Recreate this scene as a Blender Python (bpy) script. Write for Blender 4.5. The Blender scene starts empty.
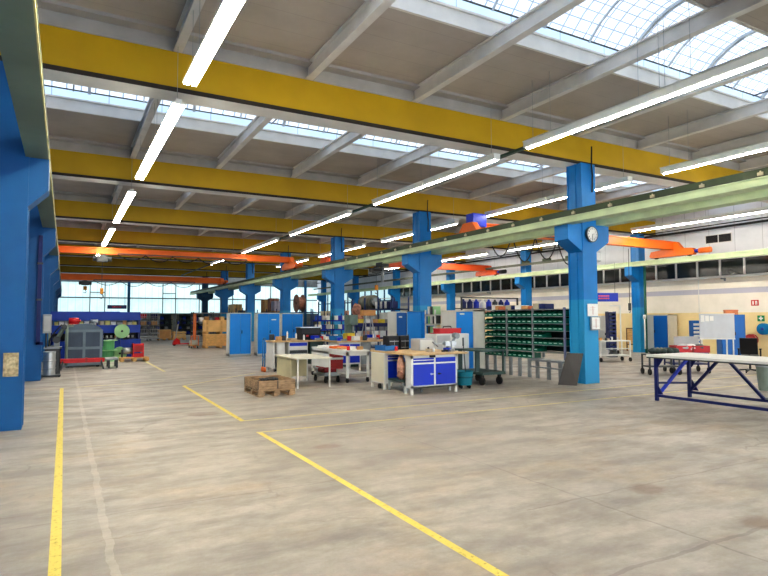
import bpy, math, random
from math import sin, cos, pi, radians, sqrt
from mathutils import Vector, Matrix
random.seed(7)
COL = bpy.context.scene.collection
ORD = ['first','second','third','fourth','fifth','sixth','seventh','eighth','ninth','tenth','eleventh','twelfth']

# ------------------------------------------------------------------ materials
def s2l(c):
    c = c/255.0
    return c/12.92 if c <= .04045 else ((c+.055)/1.055)**2.4
def lin(rgb): return (s2l(rgb[0]), s2l(rgb[1]), s2l(rgb[2]), 1)
MATS = {}
def M(name, rgb, rough=.5, metal=0, var=.12, scale=3.0, emit=0, ecol=None, bump=0, rgb2=None, stretch=(1,1,1), low=None):
    """painted / metal / plastic surface with noise driven colour wear"""
    if name in MATS: return MATS[name]
    m = bpy.data.materials.new(name); m.use_nodes = True
    nt = m.node_tree; b = nt.nodes['Principled BSDF']
    b.inputs['Roughness'].default_value = rough; b.inputs['Metallic'].default_value = metal
    tc = nt.nodes.new('ShaderNodeTexCoord'); mp = nt.nodes.new('ShaderNodeMapping')
    mp.inputs['Scale'].default_value = stretch
    nt.links.new(tc.outputs['Object'], mp.inputs['Vector'])
    nz = nt.nodes.new('ShaderNodeTexNoise'); nz.inputs['Scale'].default_value = scale; nz.inputs['Detail'].default_value = 4
    nt.links.new(mp.outputs['Vector'], nz.inputs['Vector'])
    mx = nt.nodes.new('ShaderNodeMix'); mx.data_type = 'RGBA'
    c = lin(rgb)
    if rgb2: c2 = lin(rgb2); c1 = c
    else:
        c2 = tuple(max(0, v*(1-var*1.6)) for v in c[:3])+(1,); c1 = tuple(min(1, v*(1+var)) for v in c[:3])+(1,)
    mx.inputs[6].default_value = c1; mx.inputs[7].default_value = c2
    rp = nt.nodes.new('ShaderNodeMapRange'); rp.inputs[1].default_value = .35; rp.inputs[2].default_value = .65
    nt.links.new(nz.outputs['Fac'], rp.inputs[0]); nt.links.new(rp.outputs[0], mx.inputs[0])
    out = mx.outputs[2]
    if low:      # a second paint colour below a height (painted dado)
        geo = nt.nodes.new('ShaderNodeNewGeometry'); sp = nt.nodes.new('ShaderNodeSeparateXYZ')
        nt.links.new(geo.outputs['Position'], sp.inputs[0])
        lt = nt.nodes.new('ShaderNodeMath'); lt.operation = 'LESS_THAN'; lt.inputs[1].default_value = low[0]
        nt.links.new(sp.outputs[2], lt.inputs[0])
        m2 = nt.nodes.new('ShaderNodeMix'); m2.data_type = 'RGBA'; m2.inputs[7].default_value = lin(low[1])
        nt.links.new(lt.outputs[0], m2.inputs[0]); nt.links.new(out, m2.inputs[6]); out = m2.outputs[2]
    nt.links.new(out, b.inputs['Base Color'])
    if bump:
        bp = nt.nodes.new('ShaderNodeBump'); bp.inputs['Strength'].default_value = bump; bp.inputs['Distance'].default_value = .02
        nt.links.new(nz.outputs['Fac'], bp.inputs['Height']); nt.links.new(bp.outputs['Normal'], b.inputs['Normal'])
    if emit:
        b.inputs['Emission Color'].default_value = lin(ecol or rgb); b.inputs['Emission Strength'].default_value = emit
    MATS[name] = m; return m

class NT:
    def __init__(s, m): s.nt = m.node_tree
    def n(s, t, **k):
        x = s.nt.nodes.new(t)
        for a, v in k.items(): setattr(x, a, v)
        return x
    def l(s, a, b): s.nt.links.new(a, b)
    def math(s, op, a, b=None, c=None):
        x = s.n('ShaderNodeMath', operation=op)
        for i, v in enumerate((a, b, c)):
            if v is None: continue
            if isinstance(v, (int, float)): x.inputs[i].default_value = v
            else: s.l(v, x.inputs[i])
        return x.outputs[0]
    def mix(s, f, a, b):
        x = s.n('ShaderNodeMix', data_type='RGBA')
        for i, v in ((0, f), (6, a), (7, b)):
            if isinstance(v, (int, float)): x.inputs[i].default_value = v
            elif isinstance(v, tuple): x.inputs[i].default_value = lin(v)
            else: s.l(v, x.inputs[i])
        return x.outputs[2]
    def noise(s, vec, scale, detail=5, rough=.6, lo=.4, hi=.6):
        x = s.n('ShaderNodeTexNoise'); x.inputs['Scale'].default_value = scale
        x.inputs['Detail'].default_value = detail; x.inputs['Roughness'].default_value = rough
        s.l(vec, x.inputs['Vector'])
        r = s.n('ShaderNodeMapRange'); r.inputs[1].default_value = lo; r.inputs[2].default_value = hi
        s.l(x.outputs['Fac'], r.inputs[0]); return r.outputs[0]
    def scale(s, vec, sc):
        x = s.n('ShaderNodeMapping'); x.inputs['Scale'].default_value = sc; s.l(vec, x.inputs['Vector']); return x.outputs[0]

def floor_material():
    m = bpy.data.materials.new('worn concrete'); m.use_nodes = True; t = NT(m); b = t.nt.nodes['Principled BSDF']
    geo = t.n('ShaderNodeNewGeometry'); P = geo.outputs['Position']
    sp = t.n('ShaderNodeSeparateXYZ'); t.l(P, sp.inputs[0]); X, Y = sp.outputs[0], sp.outputs[1]
    big = t.noise(P, .35, 4, .6, .42, .6); med = t.noise(t.scale(P, (.7, 1.6, 1)), 1.3, 6, .65, .42, .62)
    streak = t.noise(t.scale(P, (.6, 1.5, 1)), .9, 7, .72, .5, .66); fine = t.noise(P, 5.5, 8, .75, .36, .64)
    tan = t.noise(t.scale(P, (.8, 1.2, 1)), .8, 5, .6, .52, .68)
    grain = t.noise(P, 45, 3, .7, .3, .7)
    c = t.mix(big, (186,179,168), (166,160,151))
    c = t.mix(t.math('MULTIPLY', med, .7), c, (144,139,132))
    c = t.mix(t.math('MULTIPLY', tan, .6), c, (192,172,146))
    c = t.mix(t.math('MULTIPLY', streak, .55), c, (118,116,113))
    c = t.mix(t.math('MULTIPLY', fine, .55), c, (142,134,122))
    c = t.mix(t.math('MULTIPLY', grain, .12), c, (120,112,102))
    wob = t.noise(P, 2.5, 4, .6, 0, 1)
    def line(axis, v, w, lo=-99, hi=99, other=None):
        d = t.math('ABSOLUTE', t.math('SUBTRACT', t.math('ADD', axis, t.math('MULTIPLY', t.math('SUBTRACT', wob, .5), .10)), v))
        r = t.math('LESS_THAN', d, w)
        if other is not None:
            r = t.math('MULTIPLY', r, t.math('MULTIPLY', t.math('GREATER_THAN', other, lo), t.math('LESS_THAN', other, hi)))
        return r
    dark = None
    for ax, v, w, lo, hi, o in ((X,4.3,.012,-6,40,Y),(Y,2.66,.02,2.9,9,X),(Y,3.9,.010,3.6,9,X),(Y,8.0,.008,-2,4,X),(X,8.9,.012,-6,60,Y),
                                (Y,13.2,.01,-2,20,X),(Y,21.0,.012,-2,20,X),(X,17.0,.012,-6,60,Y),(Y,5.6,.008,-2,2.6,X)):
        k = line(ax, v, w, lo, hi, o); dark = k if dark is None else t.math('MAXIMUM', dark, k)
    c = t.mix(t.math('MULTIPLY', dark, .42), c, (112,104,98))
    # polished light strip of repair mortar
    pale = line(X, .33, .03, -6, 30, Y)
    c = t.mix(t.math('MULTIPLY', t.math('MULTIPLY', pale, t.math('ADD', fine, .3)), .22), c, (222,214,202))
    gr = line(Y, 4.05, .05, -1, 2.4, X)
    # irregular cracks
    vor = t.n('ShaderNodeTexVoronoi', feature='DISTANCE_TO_EDGE'); vor.inputs['Scale'].default_value = .33
    nv = t.n('ShaderNodeTexNoise'); nv.inputs['Scale'].default_value = 1.5; nv.inputs['Detail'].default_value = 6; t.l(P, nv.inputs['Vector'])
    va = t.n('ShaderNodeVectorMath', operation='ADD'); t.l(P, va.inputs[0]); t.l(nv.outputs['Color'], va.inputs[1]); t.l(va.outputs[0], vor.inputs['Vector'])
    cr = t.math('MULTIPLY', t.math('LESS_THAN', vor.outputs['Distance'], .006), t.noise(P, .6, 3, .5, .5, .6))
    c = t.mix(t.math('MULTIPLY', cr, .4), c, (110,100,92))
    # oil and rust spots
    for sx, sy, r in ((5.08,3.78,.22),(5.05,2.74,.2),(5.2,4.55,.12),(2.2,10.6,.3),(3.1,7.1,.2)):
        dx = t.math('MULTIPLY', t.math('SUBTRACT', X, sx), .8); dy = t.math('SUBTRACT', Y, sy)
        d = t.math('SQRT', t.math('ADD', t.math('MULTIPLY', dx, dx), t.math('MULTIPLY', dy, dy)))
        d = t.math('ADD', d, t.math('MULTIPLY', t.noise(P, 7, 4, .7, 0, 1), .16))
        f = t.n('ShaderNodeMapRange'); f.inputs[1].default_value = r+.06; f.inputs[2].default_value = r-.03; f.inputs[3].default_value = 0; f.inputs[4].default_value = .55
        t.l(d, f.inputs[0]); c = t.mix(f.outputs[0], c, (120,100,82))
    t.l(c, b.inputs['Base Color'])
    r = t.n('ShaderNodeMapRange'); r.inputs[3].default_value = .42; r.inputs[4].default_value = .68; t.l(med, r.inputs[0]); t.l(r.outputs[0], b.inputs['Roughness'])
    bp = t.n('ShaderNodeBump'); bp.inputs['Strength'].default_value = .25; bp.inputs['Distance'].default_value = .01
    t.l(fine, bp.inputs['Height']); t.l(bp.outputs[0], b.inputs['Normal'])
    return m

def wall_material():
    m = bpy.data.materials.new('painted hall wall'); m.use_nodes = True; t = NT(m); b = t.nt.nodes['Principled BSDF']
    geo = t.n('ShaderNodeNewGeometry'); P = geo.outputs['Position']
    sp = t.n('ShaderNodeSeparateXYZ'); t.l(P, sp.inputs[0]); X, Y, Z = sp.outputs
    n = t.noise(P, 1.2, 4, .6, .35, .65)
    up = t.mix(n, (248,240,226), (236,229,214)); lo = t.mix(n, (250,228,172), (238,214,158))
    c = t.mix(t.math('LESS_THAN', Z, 1.88), up, lo)
    band = t.math('MULTIPLY', t.math('GREATER_THAN', Z, 2.72), t.math('LESS_THAN', Z, 2.95))
    c = t.mix(t.math('MULTIPLY', band, .8), c, (176,176,196))
    pan = t.mix(n, (232,234,238), (222,224,228))
    s = t.math('FRACT', t.math('DIVIDE', t.math('ADD', Y, 50), 1.15)); seam = t.math('LESS_THAN', s, .02)
    pan = t.mix(t.math('MULTIPLY', seam, .5), pan, (140,140,146))
    c = t.mix(t.math('GREATER_THAN', Z, 4.2), c, pan)
    t.l(c, b.inputs['Base Color']); b.inputs['Roughness'].default_value = .6
    return m

def ceiling_material():
    m = bpy.data.materials.new('grey roof panels'); m.use_nodes = True; t = NT(m); b = t.nt.nodes['Principled BSDF']
    geo = t.n('ShaderNodeNewGeometry'); P = geo.outputs['Position']
    sp = t.n('ShaderNodeSeparateXYZ'); t.l(P, sp.inputs[0]); X, Y, Z = sp.outputs
    n = t.noise(P, .8, 5, .6, .35, .65)
    c = t.mix(n, (190,182,175), (176,168,161))
    s = t.math('FRACT', t.math('DIVIDE', t.math('ADD', Y, 50), .6)); seam = t.math('LESS_THAN', s, .02)
    c = t.mix(t.math('MULTIPLY', seam, .28), c, (120,112,108))
    t.l(c, b.inputs['Base Color']); b.inputs['Roughness'].default_value = .75
    return m

def glazing_material(name, rgb, strength, gx, gy, gcol, gw=.04, axes=(0,1), gmix=.55):
    """wired glazing; emission in the panes stands in for sky light behind"""
    m = bpy.data.materials.new(name); m.use_nodes = True; t = NT(m); b = t.nt.nodes['Principled BSDF']
    geo = t.n('ShaderNodeNewGeometry'); sp = t.n('ShaderNodeSeparateXYZ'); t.l(geo.outputs['Position'], sp.inputs[0])
    A, B = sp.outputs[axes[0]], sp.outputs[axes[1]]
    g = t.math('LESS_THAN', t.math('FRACT', t.math('DIVIDE', t.math('ADD', A, 50), gx)), gw)
    if gy: g = t.math('MAXIMUM', g, t.math('LESS_THAN', t.math('FRACT', t.math('DIVIDE', t.math('ADD', B, 50), gy)), gw))
    n = t.noise(geo.outputs['Position'], 1.1, 5, .65, .35, .65)
    c = t.mix(t.math('MULTIPLY', n, .5), rgb, tuple(int(v*.86) for v in rgb))
    c = t.mix(t.math('MULTIPLY', g, gmix), c, gcol)
    t.l(c, b.inputs['Base Color']); t.l(c, b.inputs['Emission Color']); b.inputs['Emission Strength'].default_value = strength
    b.inputs['Roughness'].default_value = .3
    return m

# ------------------------------------------------------------------ mesh building
class MB:
    def __init__(s): s.v = []; s.f = []; s.sm = []
    def add(s, vs, fs, smooth=False):
        o = len(s.v); s.v += [tuple(p) for p in vs]; s.f += [tuple(i+o for i in f) for f in fs]; s.sm += [smooth]*len(fs); return s
    def box(s, x0, y0, z0, x1, y1, z1):
        v = [(x0,y0,z0),(x1,y0,z0),(x1,y1,z0),(x0,y1,z0),(x0,y0,z1),(x1,y0,z1),(x1,y1,z1),(x0,y1,z1)]
        return s.add(v, [(0,3,2,1),(4,5,6,7),(0,1,5,4),(1,2,6,5),(2,3,7,6),(3,0,4,7)])
    def bar(s, a, b, w, h=None):
        """square bar from a to b"""
        a = Vector(a); b = Vector(b); h = h or w; d = (b-a).normalized()
        up = Vector((0,0,1)) if abs(d.z) < .95 else Vector((0,1,0))
        x = d.cross(up).normalized(); y = x.cross(d)
        v = []
        for p in (a, b):
            for i, j in ((-1,-1),(1,-1),(1,1),(-1,1)): v.append(p+x*i*w/2+y*j*h/2)
        return s.add(v, [(0,1,2,3),(7,6,5,4),(0,4,5,1),(1,5,6,2),(2,6,7,3),(3,7,4,0)])
    def cyl(s, a, b, r, n=12, r2=None):
        a = Vector(a); b = Vector(b); r2 = r if r2 is None else r2; d = (b-a).normalized()
        up = Vector((0,0,1)) if abs(d.z) < .95 else Vector((0,1,0))
        x = d.cross(up).normalized(); y = d.cross(x)
        v = [a+(x*cos(2*pi*i/n)+y*sin(2*pi*i/n))*r for i in range(n)]+[b+(x*cos(2*pi*i/n)+y*sin(2*pi*i/n))*r2 for i in range(n)]
        o = len(s.v); s.add(v, [(i, (i+1)%n, n+(i+1)%n, n+i) for i in range(n)], True)
        s.f += [tuple(o+i for i in reversed(range(n))), tuple(o+n+i for i in range(n))]; s.sm += [False]*2; return s
    def tube(s, pts, r, n=6):
        for a, b in zip(pts, pts[1:]): s.cyl(a, b, r, n)
        return s
    def lathe(s, prof, n=20, c=(0,0,0), axis='z'):
        v = []; 
        for r, z in prof:
            for i in range(n):
                a = 2*pi*i/n
                p = (r*cos(a), r*sin(a), z)
                if axis == 'y': p = (p[0], p[2], p[1])
                if axis == 'x': p = (p[2], p[0], p[1])
                v.append((p[0]+c[0], p[1]+c[1], p[2]+c[2]))
        f = []
        for k in range(len(prof)-1):
            for i in range(n): f.append((k*n+i, k*n+(i+1)%n, (k+1)*n+(i+1)%n, (k+1)*n+i))
        s.add(v, f, False); o = len(s.v)-len(v)
        if prof[0][0] > 1e-4: s.f.append(tuple(o+i for i in range(n))); s.sm.append(False)
        if prof[-1][0] > 1e-4: s.f.append(tuple(o+(len(prof)-1)*n+i for i in range(n))); s.sm.append(False)
        return s
    def prism(s, poly, a0, a1, axis='y'):
        """extrude a 2D outline along an axis; poly is (x,z) for y, (y,z) for x, (x,y) for z"""
        n = len(poly); v = []
        for t in (a0, a1):
            for p, q in poly: v.append({'y': (p,t,q), 'x': (t,p,q), 'z': (p,q,t)}[axis])
        return s.add(v, [tuple(range(n)), tuple(range(2*n-1, n-1, -1))]+[(i, n+i, n+(i+1)%n, (i+1)%n) for i in range(n)])
    def ell(s, c, r, n=12, m=8, jit=0):
        v = []; f = []
        for j in range(1, m):
            for i in range(n):
                a = 2*pi*i/n; t = pi*j/m; k = 1+random.uniform(-jit, jit)
                v.append((c[0]+r[0]*sin(t)*cos(a)*k, c[1]+r[1]*sin(t)*sin(a)*k, c[2]+r[2]*cos(t)*k))
        v += [(c[0], c[1], c[2]+r[2]), (c[0], c[1], c[2]-r[2])]; T = len(v)-2
        for j in range(m-2):
            for i in range(n): f.append((j*n+i, (j+1)*n+i, (j+1)*n+(i+1)%n, j*n+(i+1)%n))
        for i in range(n): f.append((T, i, (i+1)%n)); f.append((T+1, (m-2)*n+(i+1)%n, (m-2)*n+i))
        return s.add(v, f, True)
    def mesh(s, name):
        import bmesh
        me = bpy.data.meshes.new(name); me.from_pydata(s.v, [], s.f); me.polygons.foreach_set('use_smooth', s.sm)
        bm = bmesh.new(); bm.from_mesh(me); bmesh.ops.recalc_face_normals(bm, faces=bm.faces); bm.to_mesh(me); bm.free()
        me.update(); return me
def link(name, me, mat, parent=None):
    o = bpy.data.objects.new(name, me); COL.objects.link(o)
    if mat is not None and not me.materials: me.materials.append(mat)
    if parent is not None: o.parent = parent
    return o
def tag(o, label, cat, group=None, kind=None):
    if label: o['label'] = label
    if cat: o['category'] = cat
    if group: o['group'] = group
    if kind: o['kind'] = kind
    return o
def thing(name, label, cat, loc=(0,0,0), rz=0, group=None, kind=None):
    o = bpy.data.objects.new(name, None); COL.objects.link(o); o.location = loc; o.rotation_euler = (0,0,radians(rz)); o.empty_display_size = .1
    return tag(o, label, cat, group, kind)
def part(name, mb, mat, parent, bevel=0):
    o = link(name, mb.mesh(name), mat, parent)
    if bevel: bev(o, bevel)
    return o
def single(name, mb, mat, label, cat, loc=(0,0,0), rz=0, group=None, kind=None, bevel=0):
    o = link(name, mb.mesh(name), mat); o.location = loc; o.rotation_euler = (0,0,radians(rz))
    if bevel: bev(o, bevel)
    return tag(o, label, cat, group, kind)
def bev(o, w):
    md = o.modifiers.new('Bevel', 'BEVEL'); md.width = w; md.segments = 2; md.limit_method = 'ANGLE'
def struct(name, mb, mat, parent=None, label=None, cat=None, group=None):
    o = link(name, mb.mesh(name), mat, parent)
    if parent is None: o['kind'] = 'structure'
    return tag(o, label, cat, group)
def dup(root, loc=None, rz=None, label=None, group=None):
    def cp(o, par):
        c = o.copy(); COL.objects.link(c)
        if par is not None: c.parent = par
        for ch in list(o.children): cp(ch, c)
        return c
    c = cp(root, None)
    if loc is not None: c.location = loc
    if rz is not None: c.rotation_euler = (0,0,radians(rz))
    if label: c['label'] = label
    if group: c['group'] = group
    return c
def text_mb(txt, size, depth=.004):
    cu = bpy.data.curves.new('t', 'FONT'); cu.body = txt; cu.size = size; cu.extrude = depth/2; cu.align_x = 'CENTER'; cu.align_y = 'CENTER'; cu.resolution_u = 2
    o = bpy.data.objects.new('t', cu); COL.objects.link(o)
    bpy.context.view_layer.update()
    me = bpy.data.meshes.new_from_object(o.evaluated_get(bpy.context.evaluated_depsgraph_get()))
    mb = MB(); mb.add([tuple(v.co) for v in me.vertices], [tuple(p.vertices) for p in me.polygons])
    bpy.data.objects.remove(o); bpy.data.curves.remove(cu); bpy.data.meshes.remove(me)
    return mb
def xf(mb, mat4):
    r = MB(); r.v = [tuple(mat4 @ Vector(p)) for p in mb.v]; r.f = mb.f; r.sm = mb.sm; return r

# ------------------------------------------------------------------ palette
blue   = M('column blue paint', (0,124,196), .42, 0, .07, 1.5, low=(2.15, (36,148,200)))
blueL  = M('deep column blue paint', (0,90,150), .45, 0, .08, 1.5)
teal   = M('dark teal paint', (12,74,110), .5)
yellow = M('beam yellow paint', (196,158,6), .5, 0, .07, .8)
white  = M('white painted steel', (222,220,216), .5, 0, .05, 2)
purl   = M('purlin grey white paint', (218,215,212), .6, 0, .06, 2)
grayl  = M('light grey paint', (188,188,186), .5, 0, .06, 2)
grayp  = M('roof soffit grey', (176,172,168), .7, 0, .06, 2)
dark   = M('dark rubber', (30,30,32), .6)
dgray  = M('dark grey steel', (74,78,80), .5, .2)
mgray  = M('mid grey steel', (150,156,158), .45, .1)
railg  = M('crane rail pale green paint', (196,212,172), .5, 0, .08, 2)
raild  = M('crane rail web dark green', (64,78,54), .6, 0, .12, 2)
railL  = M('grey green girder paint', (120,134,116), .6, 0, .08, 1)
rust   = M('rail head steel', (70,58,50), .5, .5)
orange = M('crane orange paint', (232,112,26), .45, 0, .06, 1)
ored   = M('crane red orange paint', (204,84,36), .45, 0, .06, 1)
cblue  = M('cabinet blue', (24,142,230), .4, 0, .03, 1)
cblue2 = M('cabinet darker blue', (10,98,176), .4, 0, .03, 1)
dblue  = M('workbench deep blue', (2,48,186), .38, 0, .05, 2)
navy   = M('navy steel paint', (12,30,96), .45, 0, .1, 2)
mblue  = M('machine blue', (4,56,156), .45, 0, .08, 1.2)
wood   = M('plywood worktop', (208,176,130), .55, 0, .1, 6, stretch=(1,6,1))
owood  = M('old pallet wood', (172,142,108), .75, 0, .22, 7, stretch=(1,1,5), bump=.3)
nwood  = M('fresh pallet wood', (222,176,112), .7, 0, .12, 5, stretch=(1,1,4))
nwood2 = M('pale plywood sheet', (238,196,130), .65, 0, .08, 2)
cream  = M('cream desk laminate', (224,218,196), .5, 0, .04, 2)
beige  = M('beige desk panel', (206,198,160), .55, 0, .05, 2)
lw     = M('off white steel', (226,226,220), .45, 0, .04, 2)
red    = M('red paint', (200,28,34), .4, 0, .08, 3)
dred   = M('dull red steel', (168,44,42), .5, 0, .12, 3)
green  = M('bin green plastic', (12,112,88), .3, 0, .15, 6)
lgreen = M('pale green spool', (160,206,150), .5, 0, .06, 3)
tgreen = M('spool green', (92,168,110), .5, 0, .08, 3)
dgreen = M('dark green steel', (62,84,80), .5, .1, .1, 3)
tealb  = M('teal plastic', (24,128,146), .4, 0, .06, 3)
card   = M('cardboard', (206,158,104), .75, 0, .08, 3)
paper  = M('white paper', (242,240,234), .7, 0, .02, 3)
black  = M('black case', (22,22,26), .5, 0, .2, 5)
tankg  = M('slate grey machine paint', (92,108,124), .5, 0, .08, 2)
tankd  = M('slate grey panel', (70,84,102), .5, 0, .08, 2)
brown  = M('brown wrapping', (170,120,100), .7, 0, .25, 9)
pink   = M('pinkish cloth', (214,164,140), .7, 0, .25, 9)
chrome = M('zinc steel', (190,194,196), .3, .8, .08, 4)
gold   = M('yellow plastic', (222,196,60), .5)
tube_on  = M('lit tube', (255,250,235), .4, 0, 0, 3, emit=34, ecol=(255,246,228))
tube_on2 = M('lit tube side rows', (255,250,240), .4, 0, 0, 3, emit=26, ecol=(255,248,236))
tube_on3 = M('lit tube wall row', (255,250,240), .4, 0, 0, 3, emit=110, ecol=(255,246,230))
FLOORM, WALLM, CEILM = floor_material(), wall_material(), ceiling_material()
skyglass = glazing_material('wired skylight glazing', (226,236,248), .58, .31, .16, (96,118,145), .10, gmix=.75)
skyside  = glazing_material('blue tinted upstand glazing', (176,200,222), .62, 1.24, 0, (90,110,130), .02)
farglass = glazing_material('milky gable glazing', (206,232,234), .62, .62, 0, (160,190,196), .10, axes=(0,2), gmix=.5)
darkglass= M('dark window glass', (38,44,46), .12, 0, .3, .6)

# ------------------------------------------------------------------ building shell
XL, XR, YN, YF = -1.6, 25.6, -5.0, 62.0
BAY = 7.75; YB = [2.75+BAY*k for k in range(-1, 8)]          # roof beams
PX = [1.65+2.48*k for k in range(-1, 10)]
struct('floor', MB().box(XL-.2, YN, -.2, XR+.4, YF+.3, 0), FLOORM)
# right wall, with a clerestory band
mb = MB().box(XR, YN, 0, XR+.25, 43.5, 3.47).box(XR, YN, 4.30, XR+.25, YF, 7.6).box(XR, 43.5, 0, XR+.25, YF, 1.9)
struct('wall_right', mb, WALLM)
w1 = struct('window_1', MB().box(XR+.10, YN, 3.47, XR+.14, 43.5, 4.30), darkglass)
mb = MB()
y = YN
while y < 43.5: mb.box(XR+.02, y-.03, 3.47, XR+.10, y+.03, 4.30); y += 1.06
mb.box(XR+.0, YN, 3.47, XR+.1, 43.5, 3.53).box(XR+.0, YN, 4.25, XR+.1, 43.5, 4.30)
struct('window_frame', mb, white, w1)
w2 = struct('window_2', MB().box(XR+.10, 43.5, 1.9, XR+.14, YF, 4.3), farglass)
mb = MB()
y = 43.5
while y < YF: mb.box(XR+.0, y-.05, 1.9, XR+.10, y+.05, 4.30); y += 1.3
mb.box(XR, 43.5, 3.2, XR+.1, YF, 3.3)
struct('window_frame', mb, teal, w2)
struct('wall_left', MB().box(XL-.2, YN, 0, XL, YF, 7.6), blueL)
# gable wall
gwall = M('dark gable cladding', (112,114,112), .7)
struct('wall_far', MB().box(XL, YF, 0, XR, YF+.2, 2.15).box(XL, YF, 5.25, XR, YF+.2, 7.6), gwall)
w3 = struct('window_3', MB().box(XL, YF+.08, 2.15, XR, YF+.12, 5.25), farglass)
mb = MB().box(XL, YF-.08, 3.66, XR, YF+.02, 3.78).box(XL, YF-.05, 2.12, XR, YF+.05, 2.22).box(XL, YF-.05, 5.2, XR, YF+.05, 5.3)
for x in (2.1,3.4,5.5,8.7,9.95,12.3,14.5,15.8,18,20,22.2): mb.box(x-.04, YF-.06, 2.15, x+.04, YF+.05, 5.25)
for x0, x1 in ((2.1,3.4),(8.7,9.95),(14.5,15.8)): mb.box(x0, YF-.06, 4.2, x1, YF+.05, 4.28)
struct('window_frame', mb, M('window frame grey', (110,124,128), .5), w3)
# roof deck: closed strips between the skylights
z0 = 6.72
for i, yb in enumerate(YB):
    ya, yc = yb+2.62, yb+5.10
    y0 = YN if i == 0 else YB[i-1]+5.10
    struct('ceiling', MB().box(XL, y0, z0, XR, min(ya, YF+.2), z0+.12), CEILM)
    if yc > YF: continue
    yd = yc
    # skylight: curb, side glazing, barrel vault and ribs
    mb = MB()
    for a, b in ((ya+.001, ya+.06), (yd-.06, yd-.001)): mb.box(XL, a, z0-.02, XR, b, z0+.29)
    mb.box(XL, ya+.06, z0+.25, XR, ya+.10, z0+.29).box(XL, yd-.10, z0+.25, XR, yd-.06, z0+.29)
    N = 8; pts = [(ya+(yd-ya)*k/N, z0+.52+.62*sin(pi*k/N)**.8) for k in range(N+1)]
    g = MB(); v = []
    for (yy, zz) in pts: v += [(XL, yy, zz), (XR, yy, zz)]
    g.add(v, [(2*k, 2*k+1, 2*k+3, 2*k+2) for k in range(N)])
    sk = struct('window_%d' % (i+4), g, skyglass)
    struct('skylight_curb', mb, white, sk)
    struct('side_glazing', MB().box(XL, ya-.03, z0+.29, XR, ya, z0+.52).box(XL, yd, z0+.29, XR, yd+.03, z0+.52), skyside, sk)
    r = MB(); x = PX[0]-1.24
    k = 0
    while x < XR:
        if x > XL:
            for a, b in zip(pts, pts[1:]): r.bar((x, a[0], a[1]-.03), (x, b[0], b[1]-.03), .035 if k % 2 else .07)
        x += 1.24; k += 1
    struct('skylight_rib', r, M('rib aluminium', (196,204,212), .4, .2), sk)
    r = MB()
    for x in PX:
        xx = x+.9
        if xx < XR: r.cyl((xx, ya, z0+.5), (xx, yd, z0+.5), .018, 6)
    for yy in (ya+.0, yd-.0): r.cyl((XL, yy, z0+.52), (XR, yy, z0+.52), .02, 6)
    struct('skylight_tie', r, dgray, sk)

# roof beams: yellow web, white lower flange, dark strip painting in its edge shadow, grey soffit strip
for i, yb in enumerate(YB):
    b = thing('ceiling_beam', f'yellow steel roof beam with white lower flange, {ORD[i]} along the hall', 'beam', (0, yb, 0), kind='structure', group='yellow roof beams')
    struct('web', MB().box(XL, 0, 5.76, XR, .12, 6.42), yellow, b)
    struct('lower_flange', MB().box(XL, .0, 5.70, XR, .50, 5.755), white, b)
    struct('flange_edge_shadow', MB().box(XL, -.04, 5.70, XR, .0, 5.77), M('edge shadow brown', (52,44,38), .7), b)
    struct('soffit_strip', MB().box(XL, -.02, 6.42, XR, .14, 6.72).box(XL, -.26, 6.66, XR, 0, 6.72), grayp, b)
# purlins between the beams
I = [(-.06,0),(.06,0),(.06,.03),(.015,.03),(.015,.27),(.06,.27),(.06,.30),(-.06,.30),(-.06,.27),(-.015,.27),(-.015,.03),(-.06,.03)]
pm = None
for i, yb in enumerate(YB[:-1]):
    for j, x in enumerate(PX):
        if pm is None:
            m = MB().prism([(a*1.25, z) for a, z in I], .14, BAY-.03, 'y'); m.box(-.075, .14, .1, .075, .2, .3); pm = m.mesh('purlin'); pm.materials.append(purl)
        o = link('ceiling_purlin', pm, None); o.location = (x, yb, 6.41)
        tag(o, f'grey white roof purlin, {ORD[j]} from the left, in the {ORD[i]} roof bay', 'purlin', 'roof purlins', 'structure')
# beyond the last beam
# vent, conduit and pipe on the right wall
v = thing('air_vent', 'dark twin louvre vent high on the white right wall panels', 'vent', (XR-.02, 15.12, 5.2))
part('frame', MB().box(-.02, -.6, -.2, .02, .6, -.17).box(-.02,-.6,.17,.02,.6,.2).box(-.02,-.6,-.2,.02,-.57,.2).box(-.02,.57,-.2,.02,.6,.2).box(-.02,-.02,-.2,.02,.02,.2), white, v)
mb = MB()
for k in range(8): mb.box(-.01, -.57, -.165+k*.042, .015, .57, -.145+k*.042)
part('louvre', mb.box(.005,-.57,-.17,.018,.57,.17), black, v)
single('conduit_pipe', MB().cyl((XR-.25, -4, 3.44), (XR-.25, 60, 3.44), .035, 8).cyl((XR-.05, 16.1, 3.4), (XR-.05, 16.1, 1.9), .015, 6), lw, 'white conduit pipe running under the clerestory windows of the right wall', 'pipe', kind='structure')
for k, y in enumerate((14.9, 18.9, 22.9, 27, 31, 35, 39)):
    single('pipe_bracket', MB().box(-.27, -.04, -.09, 0, .04, -.04).box(-.27,-.04,-.09,-.22,.04,.0).box(-.02,-.04,-.16,0,.04,.05), mgray, f'small steel pipe bracket under white wall conduit, {ORD[k]} from camera', 'bracket', (XR, y, 3.44), group='conduit brackets')
single('roof_pipe', MB().cyl((24.6, -4, 5.55), (24.6, 60, 5.55), .05, 8).cyl((24.2, -4, 5.62), (24.2, 60, 5.62), .025, 8), dark, 'dark pipe running under the roof beside the right wall', 'pipe', kind='structure')
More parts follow.
